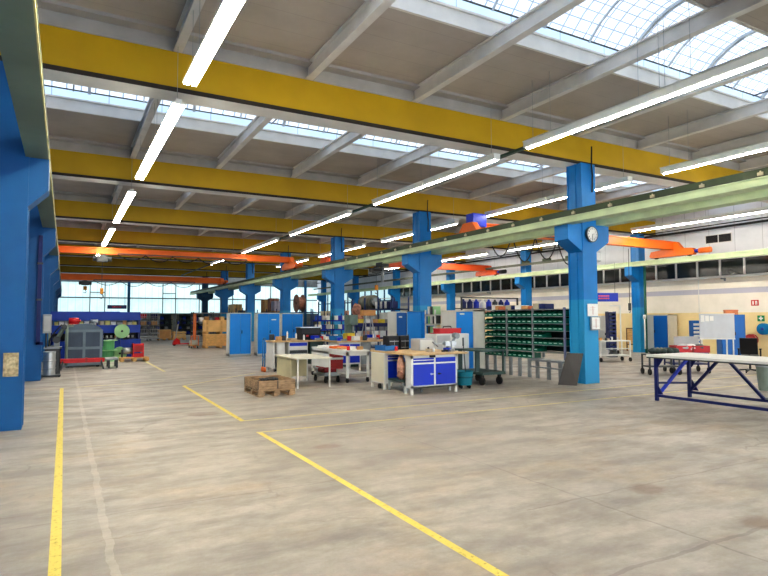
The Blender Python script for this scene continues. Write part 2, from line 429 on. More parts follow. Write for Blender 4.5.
# floor markings
ymark = M('worn yellow floor paint', (226,206,96), .6, 0, 0, 5, rgb2=(208,190,112))
def faded(name, a, dens):
    m = bpy.data.materials.new(name); m.use_nodes = True; t = NT(m); b = t.nt.nodes['Principled BSDF']
    geo = t.n('ShaderNodeNewGeometry'); P = geo.outputs['Position']
    n = t.noise(P, 6, 6, .75, dens-.08, dens+.08); n2 = t.noise(P, 25, 4, .7, .3, .45)
    b.inputs['Base Color'].default_value = lin(a); b.inputs['Roughness'].default_value = .6
    t.l(t.math('MULTIPLY', n, t.math('ADD', t.math('MULTIPLY', n2, .5), .5)), b.inputs['Alpha']); return m
yA = faded('yellow line paint', (228,208,100), .33); yB_ = faded('faded yellow line paint', (212,200,140), .35)
def mark(x0, y0, x1, y1, w, m, lab, k):
    a = Vector((x0, y0, 0)); b = Vector((x1, y1, 0)); d = (b-a).normalized(); n = Vector((-d.y, d.x, 0))*w/2
    mb = MB().add([a-n+Vector((0,0,.003+k*.0004)), b-n+Vector((0,0,.003+k*.0004)), b+n+Vector((0,0,.003+k*.0004)), a+n+Vector((0,0,.003+k*.0004))], [(0,1,2,3)])
    struct('floor_marking', mb, m, None, lab, 'floor line', 'yellow floor lines')
mark(-.02, 1.5, -.02, 16.2, .078, yA, 'long yellow floor line on the left beside the blue columns', 0)
mark(2.555, 1.5, 2.57, 8.5, .075, yA, 'bright yellow floor line running from the corner towards the camera', 1)
mark(2.55, 8.46, 18, 8.15, .07, yB_, 'thin faded yellow floor line leading to the long steel table', 2)
mark(2.61, 9.5, 2.66, 15.2, .08, yA, 'yellow floor line running back from the corner left of the bench area', 3)
mark(2.63, 9.52, 18, 9.46, .07, yB_, 'faded yellow floor line in front of the wooden pallet box and bench area', 4)
mark(2.66, 15.17, 5.2, 17.6, .07, yB_, 'short faded yellow floor line behind the wooden pallet box', 5)
mark(2.83, 19.5, 2.83, 25.2, .10, yB_, 'faded yellow floor line ending at the red machine pallet', 6)
mark(.3, 16.2, 2.4, 16.6, .06, yB_, 'broken faded floor line before the red steel rail frame', 7)

# ------------------------------------------------------------------ columns
def column(name, x, y, label, mat, lo=True, ro=True, top=5.70, w=.51, d=.5, cx=None, cable=True, group='blue hall columns', pj=.50, zb=3.38, zt=3.68):
    c = thing(name, label, 'column', (x, y, 0), group=group, kind='structure')
    s = MB().box(-w/2+.02, .04, 0, w/2-.02, d-.04, top).box(-w/2, 0, 0, w/2, .04, top).box(-w/2, d-.04, 0, w/2, d, top).box(-w/2, .2, 0, w/2, .24, top)
    struct('shaft', s, mat, c)
    cb = MB()
    if lo: cb.prism([(-w/2+.01, zb), (-w/2-pj, zt), (-w/2-pj, 4.10), (-w/2+.01, 4.10)], .02, d-.02, 'y')
    if ro: cb.prism([(w/2-.01, zb), (w/2+pj, zt), (w/2+pj, 4.10+.14*(not lo)), (w/2-.01, 4.10+.14*(not lo))], .02, d-.02, 'y')
    struct('corbel', cb, mat, c)
    if cable:
        struct('cable', MB().tube([(.08,-.06,top+.45),(.05,-.07,top-.05),(.10,-.05,top-.3),(.10,-.03,top-.75)], .02), dark, c)
    return c
for k in range(7):
    column('pillar', 11.86, 10.36+BAY*k, f'blue steel column with double corbel, {ORD[k]} of the middle row'+(' with the clock' if k == 0 else ''), blue if k < 6 else teal)
for k in range(7):
    column('pillar', -.79, 10.5+BAY*1.03*k, f'deep blue steel column, {ORD[k]} from camera in the left row', blueL, lo=False, ro=True, w=.5, cable=False, pj=.27, zb=3.45, zt=3.74)
bpy.context.view_layer.update()
for k in range(6):
    column('pillar', 24.3, 18.1+BAY*k, f'blue steel column, {ORD[k]} from camera along the right wall', blue, lo=True, ro=False, w=.45, d=.45, cable=False)
for x in (5.5, 18.0, 24.0):
    single('pillar', MB().box(-.12,-.12,0,.12,.12,6.4), teal, f'dark teal gable post in front of the milky windows at the far wall'+{5.5:', behind the grey mesh cages',18.0:', right of the middle columns',24.0:', in the far right corner'}[x], 'column', (x, 61.7, 0), kind='structure')

# ------------------------------------------------------------------ crane runway rails
def rail(x, z, w, h, label, mF, mR, hr, wr, y0=-4, y1=60):
    """box shaped runway girder with a darker rail assembly on top"""
    r = thing('crane_rail', label, 'crane rail', (x, 0, 0), kind='structure')
    struct('lower_flange', MB().box(-w/2-.02, y0, z, w/2+.02, y1, z+.025), mF, r)
    struct('web', MB().box(-w/2+.03, y0, z+.02, w/2-.03, y1, z+h-.02), mF, r)
    struct('upper_flange', MB().box(-w/2, y0, z+h-.025, w/2, y1, z+h), mF, r)
    if hr > .06: struct('rail_gap', MB().box(-wr/2-.02, y0, z+h, wr/2+.02, y1, z+h+.02), dark, r)
    struct('rail_head', MB().box(-wr/2, y0, z+h+(.02 if hr > .06 else 0), wr/2, y1, z+h+hr), mR, r)
    return r
ra = rail(11.12, 4.06, .30, .17, 'pale green crane runway girder on the left corbels of the middle columns', railg, raild, .16, .20)
rb = rail(12.42, 4.10, .30, .17, 'pale green crane runway girder on the right corbels of the middle columns', railg, railg, .10, .10)
rc = rail(23.72, 4.09, .22, .20, 'pale green crane runway girder along the right wall columns', railg, railg, .04, .06)
rl = thing('crane_rail', 'grey green crane runway girder on the left column corbels', 'crane rail', (-.43, 0, 0), kind='structure')
struct('girder', MB().box(-.16, -4, 4.24, .15, 60, 4.28).box(-.03, -4, 4.28, .03, 60, 4.52).box(-.16, -4, 4.52, .15, 60, 4.56), railL, rl)
struct('rail_head', MB().box(.145, -4, 4.25, .165, 60, 4.30), M('edge cream', (206,196,140), .6), rl)
for k in range(18):
    single('rail_clip', MB().box(-.03,-.05,0,.0,.05,.06).cyl((-.015,0,.06),(-.015,0,.085),.014,6), M('clip zinc', (190,180,150), .5, .2), f'pale clip bolted on the middle crane girder, {k+1} along the rail from camera', 'clip', (11.02, 4.6+k*1.1, 4.26), group='crane rail clips')
single('bus_bar', MB().box(-.05, 20, 0, .05, 58, .10).box(-.09, 20, .10, .09, 58, .13), M('bus bar brown grey', (96,100,88), .6), 'dull brown power rail above the green girder by the right wall', 'power rail', (23.55, 0, 4.72), kind='structure')
for k in range(3):
    single('bus_box', MB().box(-.09, -.25, 0, .09, .25, .13).box(-.05,-.3,.03,.05,.3,.07), raild, f'grey green box on top of the brown power rail, {ORD[k]} from camera', 'electrical box', (23.55, 21.9+k*1.7, 4.85), group='boxes on the power rail')

# ------------------------------------------------------------------ cranes
def crane(x0, x1, y, zr, zl, gb, gt, label, gm, hoist=None, fest=None, blue_box=None, hookz=None, sag=.5, name2=''):
    """single girder overhead crane; zr and zl are the rail head heights right and left, gb..gt the girder's height"""
    c = thing('overhead_crane', label, 'crane', (x0, y, 0))
    L = x1-x0
    part('girder', MB().box(.0, -.10, gb, L, .10, gt).box(0,-.15,gb-.02,L,.15,gb+.02).box(0,-.15,gt-.02,L,.15,gt+.02), gm, c)
    for xx, z in ((0, zl), (L, zr)):
        e = part('end_carriage', MB().prism([(-1.0,z+.06),(1.0,z+.06),(1.08,z+.14),(1.0,z+.34),(.5,gb+.02),(.25,gt),(-.25,gt),(-.5,gb+.02),(-1.0,z+.34),(-1.08,z+.14)], xx-.12, xx+.12, 'x'), gm, c)
        for yy in (-.8, .8): part('wheel', MB().cyl((xx-.05, yy, z+.10), (xx+.05, yy, z+.10), .10, 12), dark, e)
        part('drive_motor', MB().cyl((xx, -1.05, z+.2), (xx, -1.25, z+.2), .08, 10), dblue, e)
        part('motor_cover', MB().cyl((xx, -1.25, z+.2), (xx, -1.75, z+.2), .12, 10), gm if fest else black, e)
    if hoist is not None:
        h = thing('chain_hoist', 'grey chain hoist hanging under '+name2, 'hoist', (x0+hoist, y, gb-.03))
        part('hoist_body', MB().box(-.25,-.16,-.36,.25,.16,-.06).cyl((-.42,0,-.2),(.42,0,-.2),.13,10).box(-.12,-.12,-.08,.12,.12,.0), dgray, h, .02)
        zz = -(gb)+hookz
        part('chain', MB().cyl((0,0,-.3),(0,0,zz+.18),.012,6), dgray, h)
        part('hook_block', MB().box(-.07 if y < 40 else -.12,-.08,zz+.02,.07 if y < 40 else .12,.08,zz+.3), M('hook yellow', (226,150,40), .5), h)
        part('hook', MB().tube([(.0,0,zz+.02),(.07,0,zz-.06),(.06,0,zz-.16),(-.02,0,zz-.2),(-.10,0,zz-.14)], .025), dgray, h)
    if fest:
        a, b, n = fest; pts = []
        for i in range(n):
            for q in range(11):
                t = q/10; pts.append((a+(i+t)*(b-a)/n, -.24, gb-.02-sag*4*t*(1-t)*(1 if i % 2 else .85)))
        part('festoon_cable', MB().tube(pts, .022, 5), dark, c)
        part('cable_track', MB().box(a,-.27,gb-.0,b,-.2,gb+.05), dgray, c)
    if blue_box:
        part('control_box', MB().box(blue_box-.3, -.25, gb+.18, blue_box+.3, .15, gt+.32), dblue, c, .01)
    return c
crane(12.42, 23.72, 16.1, 4.33, 4.38, 4.70, 5.02, 'orange overhead crane across the right bay with a blue control box on its left end', orange, fest=(.6, 6.2, 5), blue_box=.24, sag=.95)
crane(12.42, 23.72, 29.0, 4.33, 4.38, 4.66, 5.0, 'red orange overhead crane farther back across the right bay', ored, hoist=3.2, hookz=3.3, name2='the red orange crane of the right bay')
crane(-.40, 11.12, 31.0, 4.39, 4.56, 4.84, 5.12, 'orange overhead crane across the left bay, the nearer of two', orange, hoist=1.95, hookz=2.9, fest=(2.6, 9.0, 5), name2='the nearer orange crane of the left bay', sag=.28)
crane(-.40, 11.12, 47.3, 4.39, 4.56, 4.53, 4.93, 'orange overhead crane across the left bay, the farther one before the gable windows', orange, hoist=1.67, hookz=3.8, fest=(2.2, 9.4, 4), name2='the farther orange crane of the left bay', sag=.4)

# ------------------------------------------------------------------ light rows
def lamp(label, group, x, y, L, double=True, z=5.3, mt=None):
    o = thing('ceiling_light', label, 'light', (x, y, z), group=group)
    w = .11 if double else .07
    if double:
        part('housing', MB().box(-w, 0, .03, w, L, .07).box(-.05, 0, .07, .05, L, .12), lw, o)
        for s in (-1, 1): part('tube', MB().box(s*.055-.036, .03, -.0, s*.055+.036, L-.03, .035), tube_on, o)
    else:
        part('housing', MB().box(-.09, 0, .0, .09, L, .13).box(-.11, 0, .12, .11, L, .14), lw, o)
        part('tube', MB().box(-.02, .03, -.028, .02, L-.03, -.0), mt or tube_on2, o)
    for yy in (.2, L-.2): part('hanging_wire', MB().cyl((0, yy, .1), (0, yy, 1.42), .004, 5), mgray, o)
    return o
protos = {}
nseg = 0
for ri, (x, dbl, nm) in enumerate(((1.62, True, 'left'), (8.55, False, 'middle'), (13.1, False, 'right hand'), (20.9, False, 'wall side'))):
    n = 0
    for k in range(0, 6):
        ys = YB[1]+BAY*k-.1+ (0 if k else 0)
        segs = ([(2.9+.3, 2.9), (6.15, 2.95)] if k == 0 else [])
        base = YB[1]+BAY*(k-1)-.1
        if k > 0: segs = [(base-(.35 if k > 1 else 0), 2.95), (base+3.0-(.35 if k > 1 else 0), 2.95)]
        for (y, L) in segs:
            lab = f'lit {"twin tube" if dbl else "slim single tube"} ceiling light, {ORD[min(n,11)]} from camera in the {nm} row'
            key = (dbl, ri == 3)
            if key not in protos:
                protos[key] = lamp(lab, nm+' row of lights', x, y, 2.95, dbl, mt=tube_on3 if ri == 3 else None)
            else: dup(protos[key], (x, y, 5.3), label=lab, group=nm+' row of lights')
            n += 1
single('cable_tray', MB().box(-.05,-3,-.015,.05,52,.0).box(-.05,-3,0,-.04,52,.04).box(.04,-3,0,.05,52,.04), M('tray dark green', (44,74,66), .5), 'dark green cable tray beside the middle row of lights', 'cable tray', (8.80, 0, 5.42), kind='structure')

# ------------------------------------------------------------------ things on the first middle column
c = thing('wall_clock', 'round white wall clock on the front of the nearest middle column', 'clock', (11.90, 10.355, 3.84))
part('case', MB().lathe([(.0,0),(.20,0),(.21,-.02),(.21,-.06),(.19,-.07),(.19,-.05),(0,-.05)], 28, axis='y'), dgray, c)
part('dial', MB().lathe([(0,-.052),(.19,-.052),(.19,-.056),(0,-.056)], 28, axis='y'), paper, c)
mb = MB()
for k in range(12):
    a = pi/2-2*pi*(k+1)/12; t = text_mb(str(k+1), .062, .003)
    r = xf(t, Matrix.Translation((.145*cos(a), -.059, .145*sin(a))) @ Matrix.Rotation(pi/2, 4, 'X')); mb.add(r.v, r.f)
part('numerals', mb, black, c)
part('hour_hand', MB().bar((0,-.064,0),(.085,-.064,.012),.018,.004), black, c)
part('minute_hand', MB().bar((0,-.068,0),(-.02,-.068,-.13),.012,.004), black, c)
c = thing('junction_box', 'grey junction box on the right of the nearest middle column', 'electrical box', (12.13, 10.56, 3.30))
part('body', MB().box(0,-.1,-.13,.26,.1,.13), grayl, c, .01); part('lid', MB().box(.03,-.115,-.1,.23,-.1,.1), lw, c); part('cable', MB().cyl((.1,0,.13),(.1,0,.5),.012,6), dark, c)
n = thing('notice_sheet', 'white notice sheet stuck on nearest middle column, upper of the two', 'notice', (11.90, 10.345, 1.88))
part('sheet', MB().box(-.19,-.008,-.16,.19,0,.16), paper, n)
part('print', MB().box(-.1,-.011,.06,.1,-.008,.065).box(-.12,-.011,.0,.06,-.008,.005).box(-.01,-.011,-.12,.01,-.008,.1), M('faded print', (214,170,160), .7), n)
n = thing('notice_box', 'small framed notice box on nearest middle column, lower of the two', 'notice', (11.95, 10.345, 1.54))
part('box', MB().box(-.16,-.05,-.18,.16,0,.17), mgray, n); part('sheet', MB().box(-.14,-.056,-.15,.14,-.05,.15), paper, n)
part('print', MB().box(-.1,-.06,.08,.1,-.056,.085).box(-.1,-.06,-.08,.1,-.056,-.075).box(-.01,-.06,-.12,.01,-.056,.12), M('faded print',(0,0,0)), n)
# leaning sheet
mb = MB(); P_ = [(10.93,10.64,0),(11.19,10.26,0),(11.40,10.23,.79),(11.14,10.52,.79)]; nrm = Vector((.03,.025,0))
mb.add([Vector(p) for p in P_]+[Vector(p)-nrm for p in P_], [(0,1,2,3),(7,6,5,4),(0,4,5,1),(1,5,6,2),(2,6,7,3),(3,7,4,0)])
single('steel_sheet', mb, M('brown grey sheet steel', (84,80,76), .55, .1, .08, 2), 'dark grey steel sheet leaning against the nearest middle column', 'sheet')
# left column board, box and pipe
n = thing('notice_board', 'small worn wooden notice board on the nearest left column', 'board', (-.70, 10.49, 1.0))
part('board', MB().box(-.10,-.012,-.18,.10,0,.18), M('worn board', (190,170,134), .7, 0, .25, 20), n); part('slip', MB().box(-.06,-.016,-.05,.06,-.012,.12), M('yellowed slip', (206,190,152), .7, 0, .2, 30), n)
n = thing('switch_box', 'grey switch box on the right of the second left column', 'electrical box', (-.43, 18.5, 1.55))
part('body', MB().box(-.09,-.08,-.25,.12,.14,.27), mgray, n, .01); part('door', MB().box(-.06,-.095,-.2,.10,-.08,.22), grayl, n); part('conduit', MB().cyl((0,0,-.65),(0,0,-.25),.02,6), dgray, n)
n = thing('cable_duct', 'navy blue cable duct running down the second left column', 'duct', (-.62, 18.44, 0))
part('duct', MB().box(-.05,-.06,1.0,.05,.0,4.0).box(-.05,-.06,.98,.12,0,1.06), navy, n); part('clamp', MB().box(-.07,-.07,2.2,.07,0,2.25).box(-.07,-.07,3.2,.07,0,3.25), dgray, n)

# ------------------------------------------------------------------ left machine corner
b = thing('steel_barrel', 'narrow ribbed steel barrel beside the second blue left column', 'barrel', (-.36, 19.55, 0))
prof = [(.0,.06),(.16,.06)]
for z in (.25,.48): prof += [(.16,z-.02),(.175,z),(.16,z+.02)]
prof += [(.16,.70),(.17,.72),(.16,.74),(.14,.72),(0,.72)]
part('drum', MB().lathe(prof, 20), chrome, b); part('dolly', MB().box(-.24,-.22,.02,.3,.22,.06), dgray, b)
for s in ((-.2,-.18),(.26,-.18),(.26,.18)): part('caster', MB().cyl((s[0],s[1]-.015,.025),(s[0],s[1]+.015,.025),.025,8), dark, b)
b = thing('parts_box', 'dark open metal box behind the steel barrel', 'box', (-.2, 20.6, 0))
part('box', MB().box(-.3,-.3,0,.12,-.27,.8).box(-.3,.27,0,.12,.3,.8).box(-.3,-.3,0,-.27,.3,.8).box(.09,-.3,0,.12,.3,.8).box(-.3,-.3,.5,.12,.3,.52), dgray, b); part('rim', MB().box(-.33,-.33,.78,.15,-.27,.83).box(-.33,.27,.78,.15,.33,.83).box(.09,-.33,.78,.15,.33,.83), mgray, b)

t = thing('steel_tank', 'large slate grey steel machine housing with arched top and four panels', 'machine', (.62, 22.9, 0))
arc = [(-.58,.04),(.58,.04),(.58,1.26)]+[(.58*cos(a), 1.26+.26*sin(a)) for a in [pi*k/10 for k in range(1, 10)]]+[(-.58,1.26)]
part('housing', MB().prism(arc, 0, 1.1, 'y'), tankg, t)
f = MB()
for x in (-.58, -.04, .5): f.box(x, -.05, .04, x+.09, 0, 1.3)
for z in (.06,.62,1.22): f.box(-.58, -.055, z, .59, 0, z+.09)
part('front_frame', f, M('slate frame', (112,128,140), .5, 0, .06, 3), t)
for x0, x1 in ((-.49,-.04),(.05,.5)):
    for z0_, z1_ in ((.15,.62),(.71,1.22)): part('panel', MB().box(x0,-.02,z0_,x1,-.005,z1_), tankd, t)
part('side_plate', MB().box(.585,.1,.7,.62,.5,1.25), navy, t)
for x in (-.5,.45): part('foot', MB().box(x-.05,.02,0,x+.05,.2,.05), dark, t)
single('red_motor', MB().cyl((-.16,0,.12),(.16,0,.12),.11,12).box(-.12,-.1,0,.12,.1,.04).cyl((.16,0,.12),(.22,0,.12),.04,8), red, 'red motor standing on top of the slate grey machine housing', 'motor', (.30, 23.3, 1.50))
single('grey_valve', MB().cyl((0,0,0),(0,0,.14),.05,10).cyl((-.12,0,.16),(.12,0,.16),.07,10), mgray, 'small grey valve on the right of the machine housing top', 'valve', (.95, 23.3, 1.44))
a = thing('handling_arm', 'grey green jointed handling arm left of the slate machine housing', 'machine arm', (-.22, 22.75, 0))
part('base', MB().box(-.22,-.25,0,.2,.25,.08), dgray, a)
part('mast', MB().box(-.08,-.08,.08,.1,.1,1.0), mgray, a, .01)
part('upper_arm', MB().bar((0,0,.95),(.22,-.1,1.42),.13,.1).bar((.22,-.1,1.42),(.5,-.1,1.46),.08), M('arm grey green', (122,136,124), .5), a)
for q in (((0,-.12,.98),(0,.12,.98),.12),((.22,-.2,1.42),(.22,.0,1.42),.09),((-.12,-.14,.7),(-.12,.1,.7),.09)): part('joint', MB().cyl(*q,12), dgray, a)
part('hose', MB().tube([(-.2,-.05,.2),(-.25,-.1,.6),(-.2,-.12,1.0),(-.05,-.14,1.25),(.15,-.15,1.5)], .025), dark, a)
part('vertical_pipe', MB().cyl((.3,-.12,.1),(.3,-.12,1.42),.05,10).cyl((-.22,.1,.1),(-.22,.1,1.2),.035,8), M('arm grey green', (0,0,0)), a)

r = thing('red_rail_frame', 'low red steel rail frame standing in front of the grey machine housing', 'frame', (.56, 21.7, 0))
part('top_rail', MB().box(-.66,-.05,.24,.66,.0,.36).box(-.66,.18,.26,.66,.23,.37), red, r)
part('cross_bar', MB().box(-.6,-.05,.30,-.55,.23,.35).box(.55,-.05,.30,.6,.23,.35).box(.08,-.07,.25,.14,.23,.39), dred, r)
for x in (-.58,.55):
    for y in (-.03,.2): part('leg', MB().bar((x,y,.30),(x+(.08 if x>0 else -.05),y,.0),.05), dgray, r)
s = thing('trestle', 'small grey steel trestle right of the red rail frame', 'trestle', (1.52, 22.3, 0))
part('top', MB().box(-.25,-.4,.27,.14,.4,.33), mgray, s)
for x in (-.18,.07):
    for y in (-.36,.32): part('leg', MB().box(x,y,0,x+.06,y+.06,.27), dgray, s)
def spool(name, label, loc, R, H, m1, m2, axis='z', mid=False, hub=dark):
    o = thing(name, label, 'cable spool', loc)
    fl = lambda a: MB().lathe([(0.04,a),(R,a),(R,a+.03),(0.04,a+.03)], 24, axis=axis)
    part('flange', fl(0), m1, o); part('flange', fl(H-.03), m1, o)
    if mid: part('flange', fl(H*.5), m1, o)
    part('drum', MB().lathe([(R*.72,.03),(R*.72,H-.03)], 24, axis=axis), m2, o)
    part('hub', MB().lathe([(0,-.01),(R*.15,-.01),(R*.15,H+.01),(0,H+.01)], 12, axis=axis), hub, o)
    return o
spool('cable_spool', 'green double cable spool standing upright behind the small grey trestle', (1.50, 25.6, .0), .40, .84, lgreen, tgreen, mid=True)
spool('cable_spool', 'small pale green spool leaning at the foot of the blue rack', (2.02, 25.95, .27), .27, .12, lgreen, M('wound cable', (150,160,120), .6, 0, .2, 12), axis='y')
s = spool('cable_spool', 'large pale green spool disc held up in front of the blue rack', (2.16, 26.9, 1.16), .30, .14, lgreen, tgreen, axis='y')
st = thing('spool_stand', 'blue grey stand with slanted arm carrying the large pale green spool disc', 'stand', (2.16, 27.05, 0))
part('post', MB().box(-.04,.0,0,.04,.06,1.2), mblue, st); part('arm', MB().bar((0,-.0,1.18),(-.35,-.0,.7),.05), mgray, st); part('foot', MB().box(-.3,-.1,0,.3,.15,.05), dgray, st)
p = None
def pallet(name, label, x, y, L=1.2, W=.8, z=0, m=owood, rz=0, group=None):
    o = thing(name, label, 'pallet', (x, y, z), rz, group)
    d = MB(); n = 6
    for k in range(n): yy = k*(W-.1)/(n-1); d.box(0, yy, .12, L, yy+.1, .144)
    for xx in (0, L/2-.05, L-.1): d.box(xx, 0, .1, xx+.1, W, .12)
    part('deck', d, m, o)
    for xx in (0, L/2-.07, L-.14):
        bl = MB()
        for yy in (0, W/2-.05, W-.1): bl.box(xx, yy, .022, xx+.14, yy+.1, .1)
        bl.box(xx-.0, 0, 0, xx+.1, W, .022)
        part('runner', bl, m, o)
    return o
pallet('wooden_pallet', 'pale wooden pallet under the red machine block', 1.95, 24.75, 1.05, .8, 0, nwood)
rm = thing('red_machine_block', 'red steel machine block with grey roller standing on a pallet', 'machine', (2.42, 25.1, .15))
part('housing', MB().box(0,0,0,.42,.4,.14).box(.0,.02,.2,.42,.38,.52).box(0,0,.14,.05,.4,.54).box(.37,0,.14,.42,.4,.54), red, rm)
part('plate', MB().box(.05,-.02,.25,.37,.0,.45), dred, rm); part('roller', MB().cyl((-.35,.2,.25),(.0,.2,.25),.13,14), chrome, rm); part('bracket', MB().box(-.4,.1,0,-.35,.3,.3), dgray, rm)

# blue storage rack / press at the left
r = thing('blue_storage_rack', 'long deep blue steel storage rack behind the slate machine', 'rack', (-.5, 27.5, 0))
for x in (0, 1.7, 3.36): part('upright', MB().box(x,0,0,x+.08,1.0,1.95), navy, r)
part('top_fascia', MB().box(0,-.03,1.62,3.44,.05,1.98).box(0,0,1.94,2.6,1.0,2.0), mblue, r)
part('shelf_fascia', MB().box(.05,-.06,1.08,3.44,.0,1.42).box(0,0,1.38,3.44,.95,1.42), mblue, r)
part('back_panel', MB().box(0,.98,0,3.44,1.0,1.2), navy, r)
part('base_cabinet', MB().box(2.1,-.3,.04,3.44,.6,.80).box(0,0,.04,2.1,.6,.75), mblue, r)
part('dark_opening', MB().box(1.75,-.01,.82,3.3,.9,.86).box(.1,.6,.80,3.3,.62,1.08), black, r)
random.seed(3)
xs = .14; k = 0
pal = [(M('tin yellow', (210,200,120), .5),'pale yellow'), (paper,'white'), (grayl,'light grey'), (card,'brown'), (M('box beige', (196,186,160), .6),'beige')]
while xs < 3.2:
    w = random.uniform(.11,.22); m_, cn = pal[k % 5]; hh = random.uniform(.10,.19)
    o = single('storage_box', MB().box(0,0,0,w,.3,hh*.9).box(-.004,-.004,hh*.9,w+.004,.304,hh), m_, f'{cn} box on the blue storage rack shelf, {k+1} from its left end', 'box', (-.5+xs, 27.62, 1.42), group='boxes on the blue rack shelf')
    xs += w+random.uniform(.02,.06); k += 1
for k in range(8):
    single('small_tin', MB().cyl((0,0,0),(0,0,.10),.045,10).cyl((0,0,.10),(0,0,.11),.048,10), pal[k%5][0], f'small {pal[k%5][1]} tin under the lower blue shelf edge, {k+1} from the left', 'tin', (-.5+1.95+k*.17, 27.60, .86), group='tins in the blue rack')
b = thing('notice_sign', 'narrow navy hanging sign with red writing in front of the far windows', 'sign', (3.25, 44.9, 2.52))
part('panel', MB().box(-.62,0,-.13,.62,.03,.13), navy, b)
for q in (-.5,.5): part('wire', MB().cyl((q,.015,.13),(q,.015,1.6),.01,5), dark, b)
lt = MB()
for k in range(6): lt.box(-.3+k*.1,-.006,-.05,-.23+k*.1,0,.05)
part('lettering', lt, red, b)

# ------------------------------------------------------------------ far left stores
def shelf_rack(name, label, x, y, L, D, H, levels, m, mpost=None, rz=0, back=None, postw=.06, cat='rack', group=None, mid=0):
    o = thing(name, label, cat, (x, y, 0), rz, group)
    mp = mpost or m
    for xx in [0, L-postw]+[L*(q+1)/(mid+1) for q in range(mid)]:
        for yy in (0, D-postw): part('upright', MB().box(xx, yy, 0, xx+postw, yy+postw, H), mp, o)
    for z in levels: part('shelf', MB().box(0, 0, z-.06, L, .04, z).box(0, D-.04, z-.06, L, D, z).box(0, 0, z-.02, L, D, z), m, o)
    if back: part('back_panel', MB().box(0, D-.01, .1, L, D, H), back, o)
    return o
for k, x in enumerate((4.95, 5.72)):
    g = thing('mesh_trolley', f'tall grey wire mesh roll trolley by the far shelves, {("left","right")[k]} one', 'trolley', (x, 46.8, 0), group='mesh roll trolleys')
    w = MB()
    for q in range(5): w.box(q*.16, 0, .2, q*.16+.02, .02, 2.15).box(q*.16, .7, .2, q*.16+.02, .72, 2.15)
    for q in range(7): w.box(0,0,.2+q*.32,.66,.02,.23+q*.32).box(0,.7,.2+q*.32,.66,.72,.23+q*.32)
    part('mesh_side', w, grayl, g); part('base', MB().box(0,0,.14,.66,.72,.2), mgray, g)
    for q in (.6, 1.15, 1.7): part('shelf', MB().box(0,0,q,.66,.72,q+.03), mgray, g)
    for cx, cy in ((.05,.05),(.6,.05),(.05,.66),(.6,.66)): part('caster', MB().cyl((cx-.02,cy,.07),(cx+.02,cy,.07),.07,8), dark, g)
    for q, (z, mm, nm) in enumerate(((.63, dgray,'dark'),(1.18, card,'brown'),(1.73, red if k == 0 else navy, 'coloured'))):
        single('packed_box', MB().box(0,0,0,.42,.45,.3).box(.18,-.004,0,.24,.454,.304), mm, f'{nm} packed box on shelf {q+1} of the {("left","right")[k]} mesh roll trolley', 'box', (x+.1, 46.95, z))
for k in range(2):
    pallet('wooden_pallet', f'fresh wooden pallet under the {("tan crate","pale board bundles")[k]} far back', 6.38+k*1.1, 47.6, 1.0, .8, 0, nwood)
c = thing('plywood_crate', 'tan plywood crate on a pallet beside the mesh trolleys', 'crate', (6.42, 47.65, .15))
part('box', MB().box(0,0,0,.92,.7,.62), card, c); part('lid', MB().box(-.02,-.02,.62,.94,.72,.66), nwood2, c); part('batten', MB().box(.0,-.02,0,.08,0,.62), nwood, c); part('batten', MB().box(.84,-.02,0,.92,0,.62), nwood, c)
for k in range(3):
    single('plank_stack', MB().box(0,0,0,.95,.7,.14).box(.05,.0,.14,.1,.7,.17).box(.8,0,.14,.85,.7,.17), nwood2, f'flat bundle of pale boards, {("lowest","middle","topmost")[k]} of the low stack right of the tan crate', 'board bundle', (7.52, 47.65, .15+k*.18), group='bundles of pale boards')
for i, (x, L, lab) in enumerate(((5.4, 3.4, 'left'), (9.2, 2.3, 'right'))):
    shelf_rack('steel_shelving', f'dark steel shelving with small parts bins before the gable windows, {lab} unit', x, 56, L, .8, 2.1, (.25,.7,1.15,1.6,2.05), dgray, M('shelf beige', (170,166,140), .6), back=M('shelf back dark', (92,108,112), .6), mid=1 if i == 0 else 0)
    for lv, z in enumerate((.25,.7,1.15,1.6)):
        n = int(L/.38)
        for q in range(n):
            if random.random() < .15: continue
            mm = (navy, dgreen, mblue, black, mgray)[(q+lv*2) % 5]; nm = ('navy','dark green','blue','black','grey')[(q+lv*2) % 5]
            single('parts_bin', MB().prism([(0,0),(.5,0),(.5,.26),(.15,.26),(0,.12)], .02, .3, 'x').box(.02,-.01,.03,.3,0,.08), mm, f'{nm} parts bin, {q+1} from left on level {lv+1} of the {lab} dark shelving', 'bin', (x+.07+q*.37, 56.05, z), group='parts bins in the dark shelving')
j = thing('pallet_jack', 'red hand pallet truck parked before the far shelves', 'pallet truck', (5.9, 37.4, 0))
part('fork', MB().box(.25,.0,.08,1.2,.16,.14), red, j); part('fork', MB().box(.25,.4,.08,1.2,.56,.14), red, j)
part('pump_housing', MB().prism([(.0,.08),(.45,.08),(.4,.35),(.2,.48),(.05,.3)], .1, .46, 'y'), red, j)
part('steer_wheel', MB().cyl((.1,.2,.09),(.1,.36,.09),.09,12), dark, j); part('load_roller', MB().cyl((1.05,.04,.04),(1.05,.12,.04),.04,8).cyl((1.05,.44,.04),(1.05,.52,.04),.04,8), dark, j)
part('drawbar', MB().bar((.15,.28,.4),(.32,.28,1.35),.05), chrome, j); part('grip', MB().tube([(.32,.12,1.35),(.36,.1,1.5),(.36,.46,1.5),(.32,.44,1.35)], .02), dblue, j)
